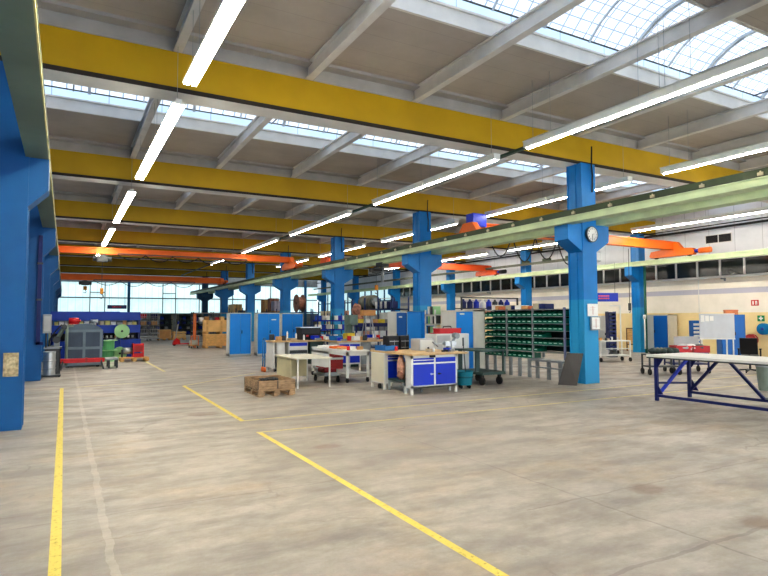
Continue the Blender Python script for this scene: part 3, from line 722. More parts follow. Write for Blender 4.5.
# timber stacks with orange rack end
for k, z in enumerate((0, .80)):
    pallet('wooden_pallet', f'wooden pallet under the {("lower","upper")[k]} long pale crate beside the first blue cabinet', 7.0, 33.3, 1.7, 1.0, z, nwood)
    c = thing('long_wooden_crate', f'pale wooden crate left of the first blue cabinet, {("lower","upper")[k]} of the stack', 'crate', (7.02, 33.32, z+.15))
    part('box', MB().box(0,0,0,1.66,.96,.60), nwood2 if k else nwood, c); part('cover', MB().box(-.02,-.02,.60,1.68,.98,.64), nwood2, c)
    part('batten', MB().box(0,-.03,0,.1,0,.6), nwood, c); part('batten', MB().box(.8,-.03,0,.9,0,.6), nwood, c)
r = thing('orange_rack_end', 'orange steel rack end frame left of the pale wooden crates', 'rack', (6.55, 34.2, 0))
part('post', MB().box(0,0,0,.09,.09,1.95), M('rack orange', (222,126,70), .5, 0, .1), r); part('post', MB().box(.1,.9,0,.19,.99,1.95), M('rack orange',(0,0,0)), r)
part('brace', MB().bar((.05,.05,.2),(.15,.95,.8),.04).bar((.15,.95,.8),(.05,.05,1.4),.04).bar((.05,.05,1.4),(.15,.95,1.85),.04), M('rack orange',(0,0,0)), r)
shelf_rack('steel_shelving', 'grey open shelving with mixed goods behind the pale wooden crates', 6.9, 36.6, 2.4, .7, 2.1, (.3,.9,1.5,2.05), mgray, dgray, mid=1)
for q in range(7):
    mm = (navy, paper, card, mgray, red, nwood2, dgreen)[q]; nm = ('navy','white','brown','grey','red','pale','dark green')[q]
    single('goods_box', MB().box(0,0,0,.24,.4,.22+.04*(q%3)).box(.1,-.003,0,.14,.403,.224+.04*(q%3)), mm, f'{nm} goods box on the top shelves behind the wooden crates', 'box', (7.0+q*.32, 36.7, 1.5), group='goods behind the crates')
pb = thing('small_cart', 'low brown cart with white crate left of the orange rack end', 'cart', (6.2, 33.6, 0))
part('deck', MB().box(0,0,.15,.5,.8,.2), card, pb); part('handle', MB().tube([(.05,.0,.2),(.05,.0,.7),(.45,.0,.7),(.45,0,.2)], .02), orange, pb)
for cx in (.08,.42): part('wheel', MB().cyl((cx-.02,.1,.07),(cx+.02,.1,.07),.07,8).cyl((cx-.02,.7,.07),(cx+.02,.7,.07),.07,8), dark, pb)
single('plastic_crate', MB().box(0,0,0,.4,.5,.03).box(0,0,0,.02,.5,.25).box(.38,0,0,.4,.5,.25).box(0,0,0,.4,.02,.25).box(0,.48,0,.4,.5,.25), M('crate grey white', (200,202,190), .6), 'whitish plastic crate on the low brown cart', 'crate', (6.25, 33.7, .2))

# ------------------------------------------------------------------ cabinets
def cabinet(label, x, y, W, D, H, rz, mbody, mdoors, group=None, slip=None, z=0):
    """front faces local -y, W along local x"""
    o = thing('steel_cabinet', label, 'cabinet', (x, y, z), rz, group)
    part('body', MB().box(0,0,.04,.02,D,H).box(W-.02,0,.04,W,D,H).box(0,D-.02,.04,W,D,H).box(0,0,H-.04,W,D,H).box(0,0,.04,W,D,.12).box(.05,.05,0,W-.05,D-.05,.04), mbody, o)
    n = len(mdoors); w = (W-.06)/n
    for k, m_ in enumerate(mdoors):
        d = part('door', MB().box(.03+k*w+.003,-.018,.10,.03+(k+1)*w-.003,.002,H-.05), m_, o, .004)
        if k == (n-1 if n == 1 else n//2):
            part('handle', MB().box(.03+k*w+.05,-.045,H*.52,.03+k*w+.08,-.02,H*.52+.14), dark, d)
    if slip: part('paper_slip', MB().box(W*slip[0],-.024,slip[1],W*slip[0]+.22,-.019,slip[1]+.05), paper, o)
    return o
cabinet('blue double door steel cabinet left of the row, beside the wooden crates', 6.42, 25.75, 1.0, .5, 1.94, 0, lw, [cblue, cblue])
cabinet('blue double door cabinet in the middle of the three, with a white paper slip', 7.60, 25.45, 1.06, .5, 1.94, 0, lw, [cblue, cblue], slip=(.62, 1.6))
cabinet('blue double door cabinet right of the three, partly behind the black case', 9.14, 26.6, 1.10, .5, 1.94, 0, lw, [cblue, cblue])
cabinet('tall cabinet with light grey left door and bright blue right door by the bin rack', 10.46, 15.10, 1.66, .42, 1.92, -90, M('cabinet warm grey', (214,212,200), .5, 0, .04), [M('door light grey', (214,214,208), .45, 0, .03), cblue], slip=(.62, 1.78))
cabinet('cabinet with white left door and dark blue right door behind the black instrument cases', 10.28, 18.25, 1.38, .55, 1.92, -90, lw, [lw, cblue2], slip=(.62, 1.7))
cabinet('plain bright blue cabinet between the paper shelf and the dark blue door', 10.26, 16.83, .92, .55, 1.90, -90, cblue, [cblue])
s = shelf_rack('paper_shelf', 'narrow white shelf with papers between the blue and the grey cabinets', 10.35, 15.88, .6, .45, 1.95, (.3,.75,1.15,1.5,1.8), lw, lw, rz=-90, postw=.04)
for k, z in enumerate((.75,1.15,1.5,1.8)):
    for q in range(3):
        single('binder', MB().box(0,0,0,.07,.26,.26).box(.02,-.003,.1,.05,0,.2), (paper, dgray, lgreen)[(q+k)%3], f'{("white","dark grey","pale green")[(q+k)%3]} binder, {ORD[q]} on level {k+1} of the narrow paper shelf', 'binder', (10.40, 15.80-q*.15-.02, z), -90, 'binders on the paper shelf')
cabinet('cabinet with light grey left door and blue right door against the right wall', 24.85, 18.7, 1.5, .7, 1.80, -90, M('cabinet warm grey', (0,0,0)), [M('door light grey',(0,0,0)), cblue2])
cabinet('tall blue cabinet at the right wall behind the grey display board', 23.75, 14.05, .9, .6, 1.78, -42, cblue2, [cblue2, cblue2])

# ------------------------------------------------------------------ pallet with collar, desk
pallet('wooden_pallet', 'weathered wooden pallet under the box collar, nearest on the floor', 3.68, 12.16, .82, 1.15, 0, owood)
c = thing('pallet_collar', 'weathered wooden collar box frame on the nearest pallet', 'box', (3.68, 12.16, .146))
for nme, bx in (('side_board',(0,0,0,.82,.025,.2)),('side_board',(0,1.125,0,.82,1.15,.2)),('side_board',(0,.025,0,.025,1.125,.2)),('side_board',(.795,.025,0,.82,1.125,.2))):
    part(nme, MB().box(*bx), owood, c, .004)
hg = MB()
for x, y in ((-.006,.03),(-.006,1.08),(.80,.03),(.80,1.08),(.4,-.008)): hg.box(x,y-.008,.02,x+.03,y+.05,.19)
part('hinge', hg, M('aged hinge', (120,104,86), .6, .3), c)
random.seed(11)
for k in range(7):
    a0 = random.uniform(0,6.28); cx, cy = 4.09+random.uniform(-.12,.12), 12.73+random.uniform(-.25,.25); R_ = random.uniform(.13,.22); z_ = .18+.022*k
    pts = [(R_*cos(a0+q*.5), R_*.8*sin(a0+q*.5), random.uniform(0,.02)) for q in range(13)]
    single('hose_coil', MB().tube(pts, .014, 6), black if k % 3 else dgray, f'{"black" if k%3 else "dark grey"} hose coil lying in the collar box, {k+1} from the bottom', 'hose', (cx, cy, z_), group='hose coils in the collar box')
d = thing('steel_desk', 'cream topped office desk with beige rear panel behind the collar pallet', 'desk', (4.92, 13.15, 0))
part('top', MB().box(-.04,-.04,.70,.90,1.6,.73), cream, d, .005)
for x, y in ((.0,.0),(.83,.0),(.0,1.52),(.83,1.52)): part('leg', MB().box(x,y,0,x+.035,y+.035,.70), lw, d)
part('side_panel', MB().box(.0,.45,.14,.02,1.55,.70), beige, d); part('rear_panel', MB().box(.03,1.52,.14,.83,1.54,.70), beige, d)

# ------------------------------------------------------------------ long white rolling table and goods
t = thing('rolling_table', 'long white steel rolling table with lower shelf beside the desk', 'table', (6.48, 13.65, 0))
part('top', MB().box(0,0,.80,.66,2.5,.84), lw, t, .004)
for x, y in ((.0,.02),(.6,.02),(.0,2.42),(.6,2.42)):
    l = part('leg', MB().box(x,y,.12,x+.06,y+.06,.8), lw, t); part('caster', MB().cyl((x+.005,y+.03,.055),(x+.045,y+.03,.055),.055,12).box(x,y,.06,x+.05,y+.06,.12), dark, l)
part('apron', MB().box(0,.02,.70,.66,.05,.8).box(.0,.02,.70,.03,2.48,.8), lw, t)
part('lower_shelf', MB().box(.02,.05,.22,.64,2.45,.25), grayl, t); part('rear_sheet', MB().box(.0,1.2,.3,.015,2.4,.75), lw, t)
for k, (y, l_, mm, nm, h_) in enumerate(((15.3,.6,paper,'white',.05),(14.7,.35,orange,'orange',.06),(14.25,.3,card,'brown',.04))):
    single('flat_package', MB().box(0,0,0,.4,l_,h_).box(.15,0,h_,.2,l_,h_+.004), mm, f'flat {nm} package on the long white rolling table', 'package', (6.58, y, .84))
rb_ = thing('red_drawer_box', 'red metal tool box with white trim on the lower shelf of the long white table', 'tool box', (6.53, 15.05, .25))
part('body', MB().box(0,0,.0,.48,.85,.44), dred, rb_); part('drawer', MB().box(-.012,.05,.03,0,.8,.15), dred, rb_); part('drawer', MB().box(-.012,.05,.17,0,.8,.3), dred, rb_)
part('trim', MB().box(-.02,-.01,.26,.49,.85,.32), lw, rb_)
c = thing('creeper_trolley', 'low grey trolley with black casters in front of the long white table', 'trolley', (5.95, 13.9, 0))
part('deck', MB().box(0,0,.18,.45,.8,.22).box(.05,.1,.22,.4,.7,.26), mgray, c)
for x, y in ((.05,.05),(.4,.05),(.05,.75),(.4,.75)): part('caster', MB().cyl((x-.02,y,.07),(x+.02,y,.07),.07,12).box(x-.025,y-.03,.07,x+.025,y+.03,.18), dark, c)
single('red_crate', MB().box(0,0,0,.36,.4,.03).box(0,0,0,.02,.4,.1).box(.34,0,0,.36,.4,.1).box(0,0,0,.36,.02,.1).box(0,.38,0,.36,.4,.1), M('crate dull red', (150,34,40), .5, 0, .1), 'shallow dull red crate standing on the low grey caster trolley', 'crate', (5.99, 14.05, .26))

# ------------------------------------------------------------------ bench A (wood top) and neighbours
b = thing('workbench', 'plywood topped workbench carrying the large black case', 'workbench', (5.72, 17.5, 0))
part('worktop', MB().box(0,0,.93,2.05,.85,.98), wood, b)
part('side_cabinet', MB().box(.05,.05,.12,.42,.8,.93), lw, b)
dr = part('drawer_unit', MB().box(.55,.05,.3,1.2,.8,.93), lw, b)
for k in range(5): part('drawer', MB().box(.58,.03,.33+k*.118,1.17,.05,.43+k*.118), (lw, dblue, dgray, lw, dblue)[k], dr)
part('side_cabinet', MB().box(1.3,.08,.2,1.75,.8,.92), dgreen, b)
for x in (.1,1.8,1.97):
    for y in (.05,.75): part('leg', MB().box(x,y,0,x+.05,y+.05,.93), grayl, b)
part('caster', MB().cyl((.1,.1,.06),(.15,.1,.06),.06,10).cyl((.35,.1,.06),(.4,.1,.06),.06,10), dark, b)
h = thing('sack_truck', 'blue tubular hand truck standing left of the plywood workbench', 'hand truck', (5.55, 17.75, 0))
part('frame', MB().tube([(.0,0,.1),(.0,.0,1.0),(.02,.03,1.06),(.02,.15,1.06),(.0,.2,1.0),(.0,.2,.1)], .02).cyl((0,0,.45),(0,.2,.45),.015,6), M('truck blue', (20,110,170), .4), h)
part('wheel', MB().cyl((-.03,.0,.08),(.02,.0,.08),.08,12).cyl((-.03,.2,.08),(.02,.2,.08),.08,12), orange, h)
k_ = thing('equipment_case', 'large black equipment case with silver edge on the plywood workbench', 'case', (6.78, 17.85, .98))
part('body', MB().box(0,0,0,.72,.42,.40), black, k_, .01); part('lid_edge', MB().box(-.01,-.01,.39,.73,.43,.42), chrome, k_); part('latch', MB().box(.2,-.02,.1,.28,0,.16).box(.45,-.02,.1,.6,0,.14), red, k_)
part('front_panel', MB().box(.05,-.012,.2,.67,0,.36), M('panel charcoal', (44,46,50), .5), k_)
random.seed(5)
def clutter(names, x0, y0, dx, n, z, where, rz=0, scale=1.0):
    for k in range(n):
        nm, cn, mm = names[k % len(names)]
        x = x0+k*dx; y = y0+random.uniform(-.08,.08); s = scale*random.uniform(.8,1.2)
        if nm == 'paint_tin': mb = MB().lathe([(0,0),(.06*s,0),(.06*s,.13*s),(.065*s,.135*s),(.05*s,.14*s),(0,.14*s)], 12)
        elif nm == 'hand_tool': mb = MB().cyl((0,0,.02),(.22*s,.05,.02),.018,8).box(.2*s,.0,.0,.3*s,.1,.05)
        elif nm == 'tool_tray': mb = MB().box(0,0,0,.24*s,.2*s,.015).box(0,0,0,.24*s,.015,.07).box(0,.2*s-.015,0,.24*s,.2*s,.07).box(0,0,0,.015,.2*s,.07).box(.24*s-.015,0,0,.24*s,.2*s,.07)
        elif nm == 'spray_can': mb = MB().lathe([(0,0),(.03,0),(.03,.16*s),(.015,.185*s),(.015,.2*s),(0,.2*s)], 10)
        elif nm == 'coil': mb = MB().lathe([(.06*s,0),(.10*s,.0),(.11*s,.03),(.10*s,.06),(.06*s,.06),(.05*s,.03),(.06*s,0)], 14)
        else: mb = MB().box(0,0,0,.2*s,.16*s,.12*s).box(.09*s,-.003,0,.11*s,.163*s,.122*s)
        single(nm, mb, mm, f'{cn} {nm.replace("_"," ")} {where}, {ORD[k]} from the left', nm.replace('_',' ').split()[-1], (x, y, z), rz+random.uniform(-20,20))
NM = [('carton','brown',card),('paint_tin','dark',dgray),('tool_tray','beige',M('tray beige', (196,176,150), .6)),('spray_can','white',paper),('hand_tool','black',black),('carton','blue',dblue),('coil','grey',mgray),('paint_tin','red',red),('carton','white',paper)]
clutter(NM, 5.95, 17.62, .2, 4, .98, 'on the left end of the plywood workbench')
clutter(NM[3:]+NM[:3], 6.8, 17.60, .16, 6, .98, 'before the large black case')

clutter(NM[1:]+NM[:1], 5.9, 18.05, .24, 4, .98, 'on the rear of the plywood workbench', scale=1.2)
# bench B: grey framed bench with deep blue doors
b = thing('workbench', 'plywood bench with two deep blue doors behind the long white table', 'workbench', (7.55, 16.55, 0))
part('worktop', MB().box(-.05,0,.92,2.1,.9,.97), wood, b); part('carcass', MB().box(.02,.04,.22,.80,.8,.92), lw, b)
for k in range(2):
    q = part('door', MB().box(.05+k*.37,.02,.27,.39+k*.37,.04,.86), dblue, b); part('handle', MB().box(.3+k*.17,.0,.6,.33+k*.17,.02,.68), chrome, q)
for x in (.02,.76,1.98):
    for y in (.05,.8): part('leg', MB().box(x,y,0,x+.05,y+.05,.92), lw, b)
part('side_panel', MB().box(.85,.1,.2,1.2,.8,.9), mgray, b)
clutter(NM[5:]+NM[:5], 7.6, 16.75, .19, 8, .97, 'on the bench with deep blue doors')
clutter(NM[2:]+NM[:2], 8.35, 17.2, .2, 6, .97, 'at the rear of the blue doored bench', scale=1.3)
clutter(NM[7:]+NM[:7], 6.6, 13.9, .16, 3, .84, 'at the front of the long white table', scale=.8)
g = thing('wrapped_bundle', 'brown wrapped bundle strapped upright on a grey post behind the benches', 'bundle', (10.2, 20.6, 0))
part('post', MB().box(-.06,-.06,0,.06,.06,2.2), dgreen, g); part('bundle', MB().ell((0,0,2.0),(.20,.18,.26),12,8,.2).ell((.1,-.05,1.7),(.18,.16,.2),10,8,.2), brown, g); part('foot', MB().box(-.3,-.3,0,.3,.3,.06), dgray, g)
single('blue_basin', MB().lathe([(0,0),(.15,0),(.23,.14),(.24,.14),(.21,.0),(0,-.0)][:5], 20), M('basin blue', (40,130,200), .35), 'round light blue basin on the bench with deep blue doors', 'basin', (7.75, 17.2, .972))
single('yellow_crate', MB().box(0,0,0,.3,.3,.02).box(0,0,0,.02,.3,.22).box(.28,0,0,.3,.3,.22).box(0,0,0,.3,.02,.22).box(0,.28,0,.3,.3,.22), gold, 'yellow plastic crate standing behind the light blue basin', 'crate', (8.1, 17.1, .972))
dm = thing('drill_press', 'grey green pillar drill standing behind the benches', 'machine', (8.8, 18.3, 0))
part('base', MB().box(-.25,-.25,0,.25,.25,.75), dgreen, dm); part('column', MB().box(-.16,-.1,.75,.12,.15,1.75), M('drill grey green', (110,130,118), .5), dm, .01)
part('head', MB().box(-.18,-.35,1.45,.14,.12,1.8), M('drill grey green', (0,0,0)), dm, .02); part('table', MB().box(-.2,-.4,.98,.2,.0,1.02), mgray, dm); part('spindle', MB().cyl((0,-.25,1.2),(0,-.25,1.45),.03,8), chrome, dm)
af = thing('folding_ladder', 'grey aluminium step ladder standing behind the benches', 'ladder', (9.3, 18.0, 0))
part('front_rail', MB().bar((-.2,-.4,0),(-.05,0,1.75),.035).bar((.3,-.4,0),(.18,0,1.75),.035), chrome, af); part('rear_rail', MB().bar((-.2,.45,0),(-.05,.02,1.75),.03).bar((.3,.45,0),(.18,.02,1.75),.03), chrome, af)
tr = MB()
for k in range(1,7): t_ = k/7; tr.box(-.2+.15*t_, -.4+.4*t_-.04, 1.75*t_, .3-.12*t_, -.4+.4*t_+.05, 1.75*t_+.02)
part('step', tr, mgray, af)
single('orange_carton', MB().box(0,0,0,.46,.3,.2).box(.2,-.004,0,.26,.304,.204), M('carton orange', (206,150,90), .7), 'tan orange carton on the top of the step ladder', 'carton', (9.12, 17.85, 1.77))

# navy shelf bench with white boxes, and open rack behind it
ns = thing('shelf_bench', 'navy steel bench with raised shelf full of white boxes', 'bench', (9.9, 19.1, 0))
part('upper_shelf', MB().box(-.5,0,1.36,1.6,.5,1.50), navy, ns); part('worktop', MB().box(-.5,-.2,.9,1.6,.6,.96), navy, ns)
for x in (-.48,1.5):
    for y in (0,.42): part('leg', MB().box(x,y,0,x+.06,y+.06,1.40), navy, ns)
for k in range(6):
    single('white_carton', MB().box(0,0,0,.26,.3,.24).box(.1,-.003,0,.14,.303,.243), (paper, pink, paper, lw, navy, paper)[k], f'{("white","pinkish","white","off white","navy","white")[k]} carton under the raised navy shelf, {ORD[k]} from the left', 'carton', (9.5+k*.33, 19.2, .96), group='cartons in the navy shelf bench')
for k in range(6):
    single('parts_carton', MB().box(0,0,0,.2,.3,.14).box(.08,-.003,0,.12,.303,.143), (gold, paper, card, gold, mgray, paper)[k], f'{("yellow","white","brown","yellow","grey","white")[k]} parts carton on top of the raised navy shelf, {ORD[k]} from the left', 'carton', (9.6+k*.3, 19.2, 1.50), group='cartons on the navy shelf')

# ------------------------------------------------------------------ front benches: plywood top, blue cabinets
b = thing('plywood_worktop', 'large plywood bench top resting on the deep blue drawer cabinets', 'worktop', (6.64, 10.72, .862))
part('board', MB().box(0,0,0,1.52,1.95,.045), wood, b, .003); part('edge_clamp', MB().box(.5,-.01,-.05,.62,.05,.0), dark, b)
c = thing('blue_bench_cabinet', 'deep blue two door bench cabinet with two drawers, nearest of the benches', 'cabinet', (6.68, 10.80, 0))
part('frame', MB().box(0,0,.14,1.24,.02,.20).box(0,0,.80,1.24,.30,.86).box(0,0,.14,.05,.06,.86).box(0.02,.06,.14,.05,.3,.86).box(1.19,0,.14,1.24,.3,.86).box(.595,0,.14,.645,.3,.86).box(0.02,.27,.14,1.24,.3,.86).box(0,0,.14,1.24,.3,.17), lw, c)
for k, x in enumerate((.05,.645)):
    q = part('drawer', MB().box(x+.005,-.012,.70,x+.54,.01,.80), dblue, c); part('drawer_rail', MB().box(x,-.02,.665,x+.55,.0,.70), lw, q)
    if k == 0: part('label_strip', MB().box(x,-.02,.745,x+.55,-.012,.765), lw, q)
    q = part('door', MB().box(x+.005,-.012,.20,x+.54,.01,.665), dblue, c)
    hx = x+.46 if k == 0 else x+.07
    part('handle', MB().cyl((hx,-.04,.44),(hx,-.012,.44),.022,10).box(hx-.0,-.045,.43,hx+.05,-.03,.45), chrome if k == 0 else dark, q)
for x, y in ((0,0),(1.19,0),(0,.25),(1.19,.25)): part('leg', MB().box(x,y,0,x+.05,y+.05,.14), lw, c)
c = thing('narrow_drawer_cabinet', 'grey sided bench cabinet with narrow deep blue door left of the front bench', 'cabinet', (6.64, 11.95, 0))
part('body', MB().box(0,0,.14,.52,.66,.86), lw, c); part('side_panel', MB().box(-.012,.03,.16,0,.63,.84), cream, c)
q = part('drawer', MB().box(.10,-.014,.70,.5,0,.80), dblue, c); part('label_strip', MB().box(.1,-.02,.745,.5,-.014,.765), lw, q)
q = part('door', MB().box(.10,-.014,.24,.5,0,.665), dblue, c); part('drawer_rail', MB().box(.1,-.02,.665,.5,0,.70), lw, q)
for x, y in ((0,0),(.5,0),(0,.61),(.5,.61)): part('leg', MB().box(x,y,0,x+.05,y+.05,.14), lw, c)
part('caster', MB().cyl((.02,.3,.06),(.06,.3,.06),.06,10), dark, c)
g = thing('grate_shelf', 'low grey steel grate between the two blue bench cabinets', 'shelf', (6.70, 11.15, 0))
part('grate', MB().box(0,0,.24,.5,.72,.28), dgreen, g); part('frame', MB().box(0,0,.18,.5,.04,.24).box(0,.68,.18,.5,.72,.24), mgray, g)
for x, y in ((0,0),(.46,0),(0,.68),(.46,.68)): part('leg', MB().box(x,y,0,x+.04,y+.04,.18), mgray, g)
g = thing('cable_bundle', 'pinkish brown wrapped bundle hanging under the plywood worktop', 'bundle', (6.76, 11.38, .30))
part('bundle', MB().ell((.0,0,.26),(.07,.14,.27),12,8,.16).ell((.1,.05,.18),(.08,.08,.2),10,8,.16), pink, g); part('wrap', MB().ell((.0,-.02,.10),(.11,.1,.1),10,8,.15), brown, g); part('string', MB().cyl((0,0,.5),(0,0,.56),.01,6), dark, g)
bb = thing('blue_tray', 'bright blue plastic tray on the left corner of the plywood top', 'tray', (6.70, 12.0, .907))
part('tray', MB().prism([(0,0),(.34,0),(.36,.12),(-.02,.12)], 0, .02, 'y').prism([(0,0),(.34,0),(.36,.12),(-.02,.12)], .48, .5, 'y').box(0,0,0,.34,.5,.015).box(-.015,0,0,.0,.5,.12).box(.34,0,0,.355,.5,.12), M('tray blue', (30,116,186), .4), bb)
for x, w, nm in ((6.98,.30,'left'),(7.31,.26,'right')):
    q = thing('instrument_case', f'black instrument case on the rear of the plywood top, {nm} one', 'case', (x, 12.33, .907))
    part('body', MB().box(0,0,0,w,.30,.34), black, q, .01); part('front', MB().box(.02,-.012,.03,w-.02,0,.24), M('panel charcoal',(0,0,0)), q); part('trim', MB().box(.02,-.016,.20,w-.02,-.01,.22).box(.02,-.016,.05,w-.02,-.01,.06).box(w*.5,-.016,.03,w*.53,-.01,.24), chrome, q)
g = thing('grey_instrument', 'light grey instrument housing in the middle of the plywood top', 'instrument', (7.42, 11.62, .907))
part('housing', MB().box(0,0,0,.42,.4,.28), grayl, g, .01); part('front_panel', MB().box(.02,-.01,.02,.4,0,.26), lw, g); part('knob', MB().cyl((.24,-.03,.06),(.24,0,.06),.025,10), dark, g)
g = thing('white_cabinet', 'wide white machine cabinet standing behind the front bench', 'cabinet', (8.62, 12.75, 0))
part('body', MB().box(.06,0,.08,1.14,.55,1.26), lw, g, .01); part('front_panel', MB().box(.08,-.012,.3,.5,0,1.22), grayl, g); part('front_panel', MB().box(.52,-.012,.12,1.10,0,1.22), lw, g); part('plinth', MB().box(.1,.03,0,1.1,.5,.08), dgray, g)
g = thing('red_tool_box', 'bright red tool box on top of the white machine cabinet', 'tool box', (9.1, 12.9, 1.262))
part('body', MB().box(-.22,0,0,.5,.3,.11), red, g, .005); part('lid', MB().box(-.23,-.01,.11,.51,.31,.14), red, g); part('handle', MB().tube([(.0,.15,.14),(.02,.15,.19),(.26,.15,.19),(.28,.15,.14)], .012), dark, g)
single('red_sheet', MB().box(0,0,0,.16,.3,.02).box(.0,0,.02,.16,.02,.04), red, 'flat red lid lying left of the bright red tool box', 'lid', (8.70, 12.83, 1.262))
v_ = thing('bench_vise', 'grey bench vise mounted at the right end of the plywood top', 'vise', (7.95, 11.15, .907))
part('base', MB().cyl((0,0,0),(0,0,.06),.09,12).box(-.05,-.05,.05,.05,.05,.12), mgray, v_); part('jaw', MB().box(-.14,-.06,.12,.0,.06,.23).box(.03,-.06,.12,.16,.06,.24), chrome, v_)
part('screw', MB().cyl((-.42,0,.17),(-.1,0,.17),.022,10), chrome, v_); part('handle', MB().cyl((-.40,-.12,.12),(-.40,.12,.22),.010,6), dgray, v_); part('swivel_arm', MB().bar((.1,0,.22),(.2,.02,.36),.05).cyl((.2,-.06,.36),(.2,.08,.36),.07,12), mgray, v_)
clutter(NM[2:], 7.35, 11.1, .15, 5, .905, 'near the front edge of the plywood top', scale=.6)
clutter(NM[6:]+NM, 6.9, 12.05, .1, 2, .905, 'beside the blue tray', scale=.7)

# bucket, rod, cart
bk = thing('mop_bucket', 'teal wheeled bucket between the front bench and the green cart', 'bucket', (8.47, 11.26, 0))
part('tub', MB().lathe([(0,.08),(.17,.08),(.21,.38),(.225,.40),(.215,.41),(.20,.38),(.16,.1),(0,.1)], 20), tealb, bk); part('band', MB().lathe([(.19,.25),(.21,.25),(.215,.29),(.19,.29)], 20), M('teal dark', (16,96,110), .4), bk)
for a in (.3,1.9,3.5,5.1): part('caster', MB().cyl((.14*cos(a)-.015,.14*sin(a),.04),(.14*cos(a)+.015,.14*sin(a),.04),.04,8), dark, bk)
single('mop_stick', MB().cyl((0,0,.1),(-.05,.03,1.05),.012,8).cyl((-.05,.03,.9),(-.052,.03,1.1),.02,8), dgray, 'dark mop handle standing up in the teal bucket', 'handle', (8.53, 11.28, .11))
ct = thing('platform_cart', 'dark green two tier platform cart in front of the bin rack', 'cart', (9.28, 11.35, 0))
part('deck', MB().box(-.18,0,.26,.55,1.1,.33), dgreen, ct); part('top_shelf', MB().box(-.22,.0,.84,.55,1.1,.88), dgreen, ct)
for x, y in ((-.15,1.0),(.50,.02),(.50,1.0),(-.15,.3)): part('post', MB().box(x,y,.33,x+(.10 if x<0 else .03),y+.05,.84), dgreen, ct)
for x, y in ((-.1,.12),(.45,.12),(-.1,.98),(.45,.98)): part('wheel', MB().cyl((x-.03,y,.1),(x+.03,y,.1),.10,14).box(x-.04,y-.03,.12,x+.04,y+.03,.26), dark, ct)

# ------------------------------------------------------------------ the long bin rack
RX, R0, R1 = 11.55, 11.0, 14.35
rk = thing('bin_rack', 'long grey steel rack of small green storage bins beside the clock column', 'rack', (RX, R0, 0))
BY = [0, 1.18, 2.27, 3.35]; zt = 1.93; nrow = 7; zb = .56; dz = (zt-zb)/nrow
for k, yy in enumerate(BY): part('upright', MB().box(0, yy-.025, zb if 0<k<3 else zb, .05, yy+.025, zt+.03).box(.4, yy-.025, zb, .45, yy+.025, zt+.03), M('upright lilac grey', (128,132,158), .5) if k == 0 else mgray, rk)
for r_ in range(nrow+1):
    y0_ = 0 if r_ < nrow else BY[1]
    part('shelf', MB().box(0, 0 if r_ > 0 else y0_, zb+r_*dz-.03, .45, BY[3], zb+r_*dz-.015) if r_ else MB().box(0, BY[1], zb-.03, .45, BY[3], zb-.015), mgray, rk)
part('back_panel', MB().box(.44, 0, zb+dz, .455, BY[3], zt), M('rack back dark green', (40,58,54), .7), rk)  # dark grey green panel closing the rack behind the bins
part('work_ledge', MB().box(-.1, -.0, .48, .4, BY[1], .53).box(-.1,.0,.30,-.05,BY[1],.34), mgray, rk)
for b_ in range(3):
    for q in (.14,.5,.86):
        yy = BY[b_]+(BY[b_+1]-BY[b_])*q
        part('leg', MB().box(.0, yy-.06, 0, .04, yy+.06, zb-.02), mgray, rk)
binm = None; cnt = 0
bayn = ['right', 'middle', 'left']
rown = ['bottom','second lowest','third lowest','middle','third highest','second highest','top']
for b_ in (2,1,0):
    nb = 5 if b_ else 6; w = (BY[b_+1]-BY[b_]-.06)/nb
    for r_ in range(nrow-1, -1, -1):
        if b_ == 0 and r_ == 0: continue
        for q in range(nb):
            if b_ == 0 and ((r_ == 3 and q >= 2) or (r_ == 1 and q >= 1)): continue
            ytop = BY[b_+1]-.03-(q+1)*w
            if binm is None:
                W_ = w-.022
                mb = MB().prism([(0,0),(.34,0),(.34,.145),(.12,.145),(0,.075)], 0, .012, 'y').prism([(0,0),(.34,0),(.34,.145),(.12,.145),(0,.075)], W_-.012, W_, 'y')
                mb.box(0,0,0,.34,W_,.006).box(.334,0,0,.34,W_,.13).box(-.005,0,0,.006,W_,.078).box(-.012,W_*.25,.02,-.005,W_*.75,.028)
                binm = mb.mesh('storage_bin'); binm.materials.append(green)
                lm = MB().box(-.008,W_*.2,.045,-.005,W_*.8,.068).mesh('bin_label'); lm.materials.append(M('label mint', (178,220,204), .6))
            o = link('storage_bin', binm, None); o.location = (RX, R0+ytop, zb+r_*dz-.013)
            tag(o, f'green storage bin, {ORD[q]} from left, {rown[r_]} shelf, {bayn[b_]} bay of the bin rack', 'bin', 'green bins in the long rack')
            l_ = link('bin_label', lm, None, o)
            cnt += 1
# boxes on top of the rack
random.seed(9)
y = 14.2; k = 0
while y > 11.7:
    w = random.uniform(.12,.30); h_ = random.uniform(.08,.16)
    mm, nm = ((navy,'navy'),(paper,'white'),(card,'brown'),(M('box salmon', (214,120,80), .6),'salmon'),(M('box beige',(0,0,0)),'beige'))[k % 5]
    single('top_carton', MB().box(0,0,0,.34,w,h_).box(-.003,w*.4,0,.343,w*.55,h_+.003), mm, f'{nm} carton on top of the bin rack, {ORD[min(k,11)]} from the left', 'carton', (RX+.03, y-w, zt+.0), group='cartons on the bin rack')
    y -= w+.03; k += 1
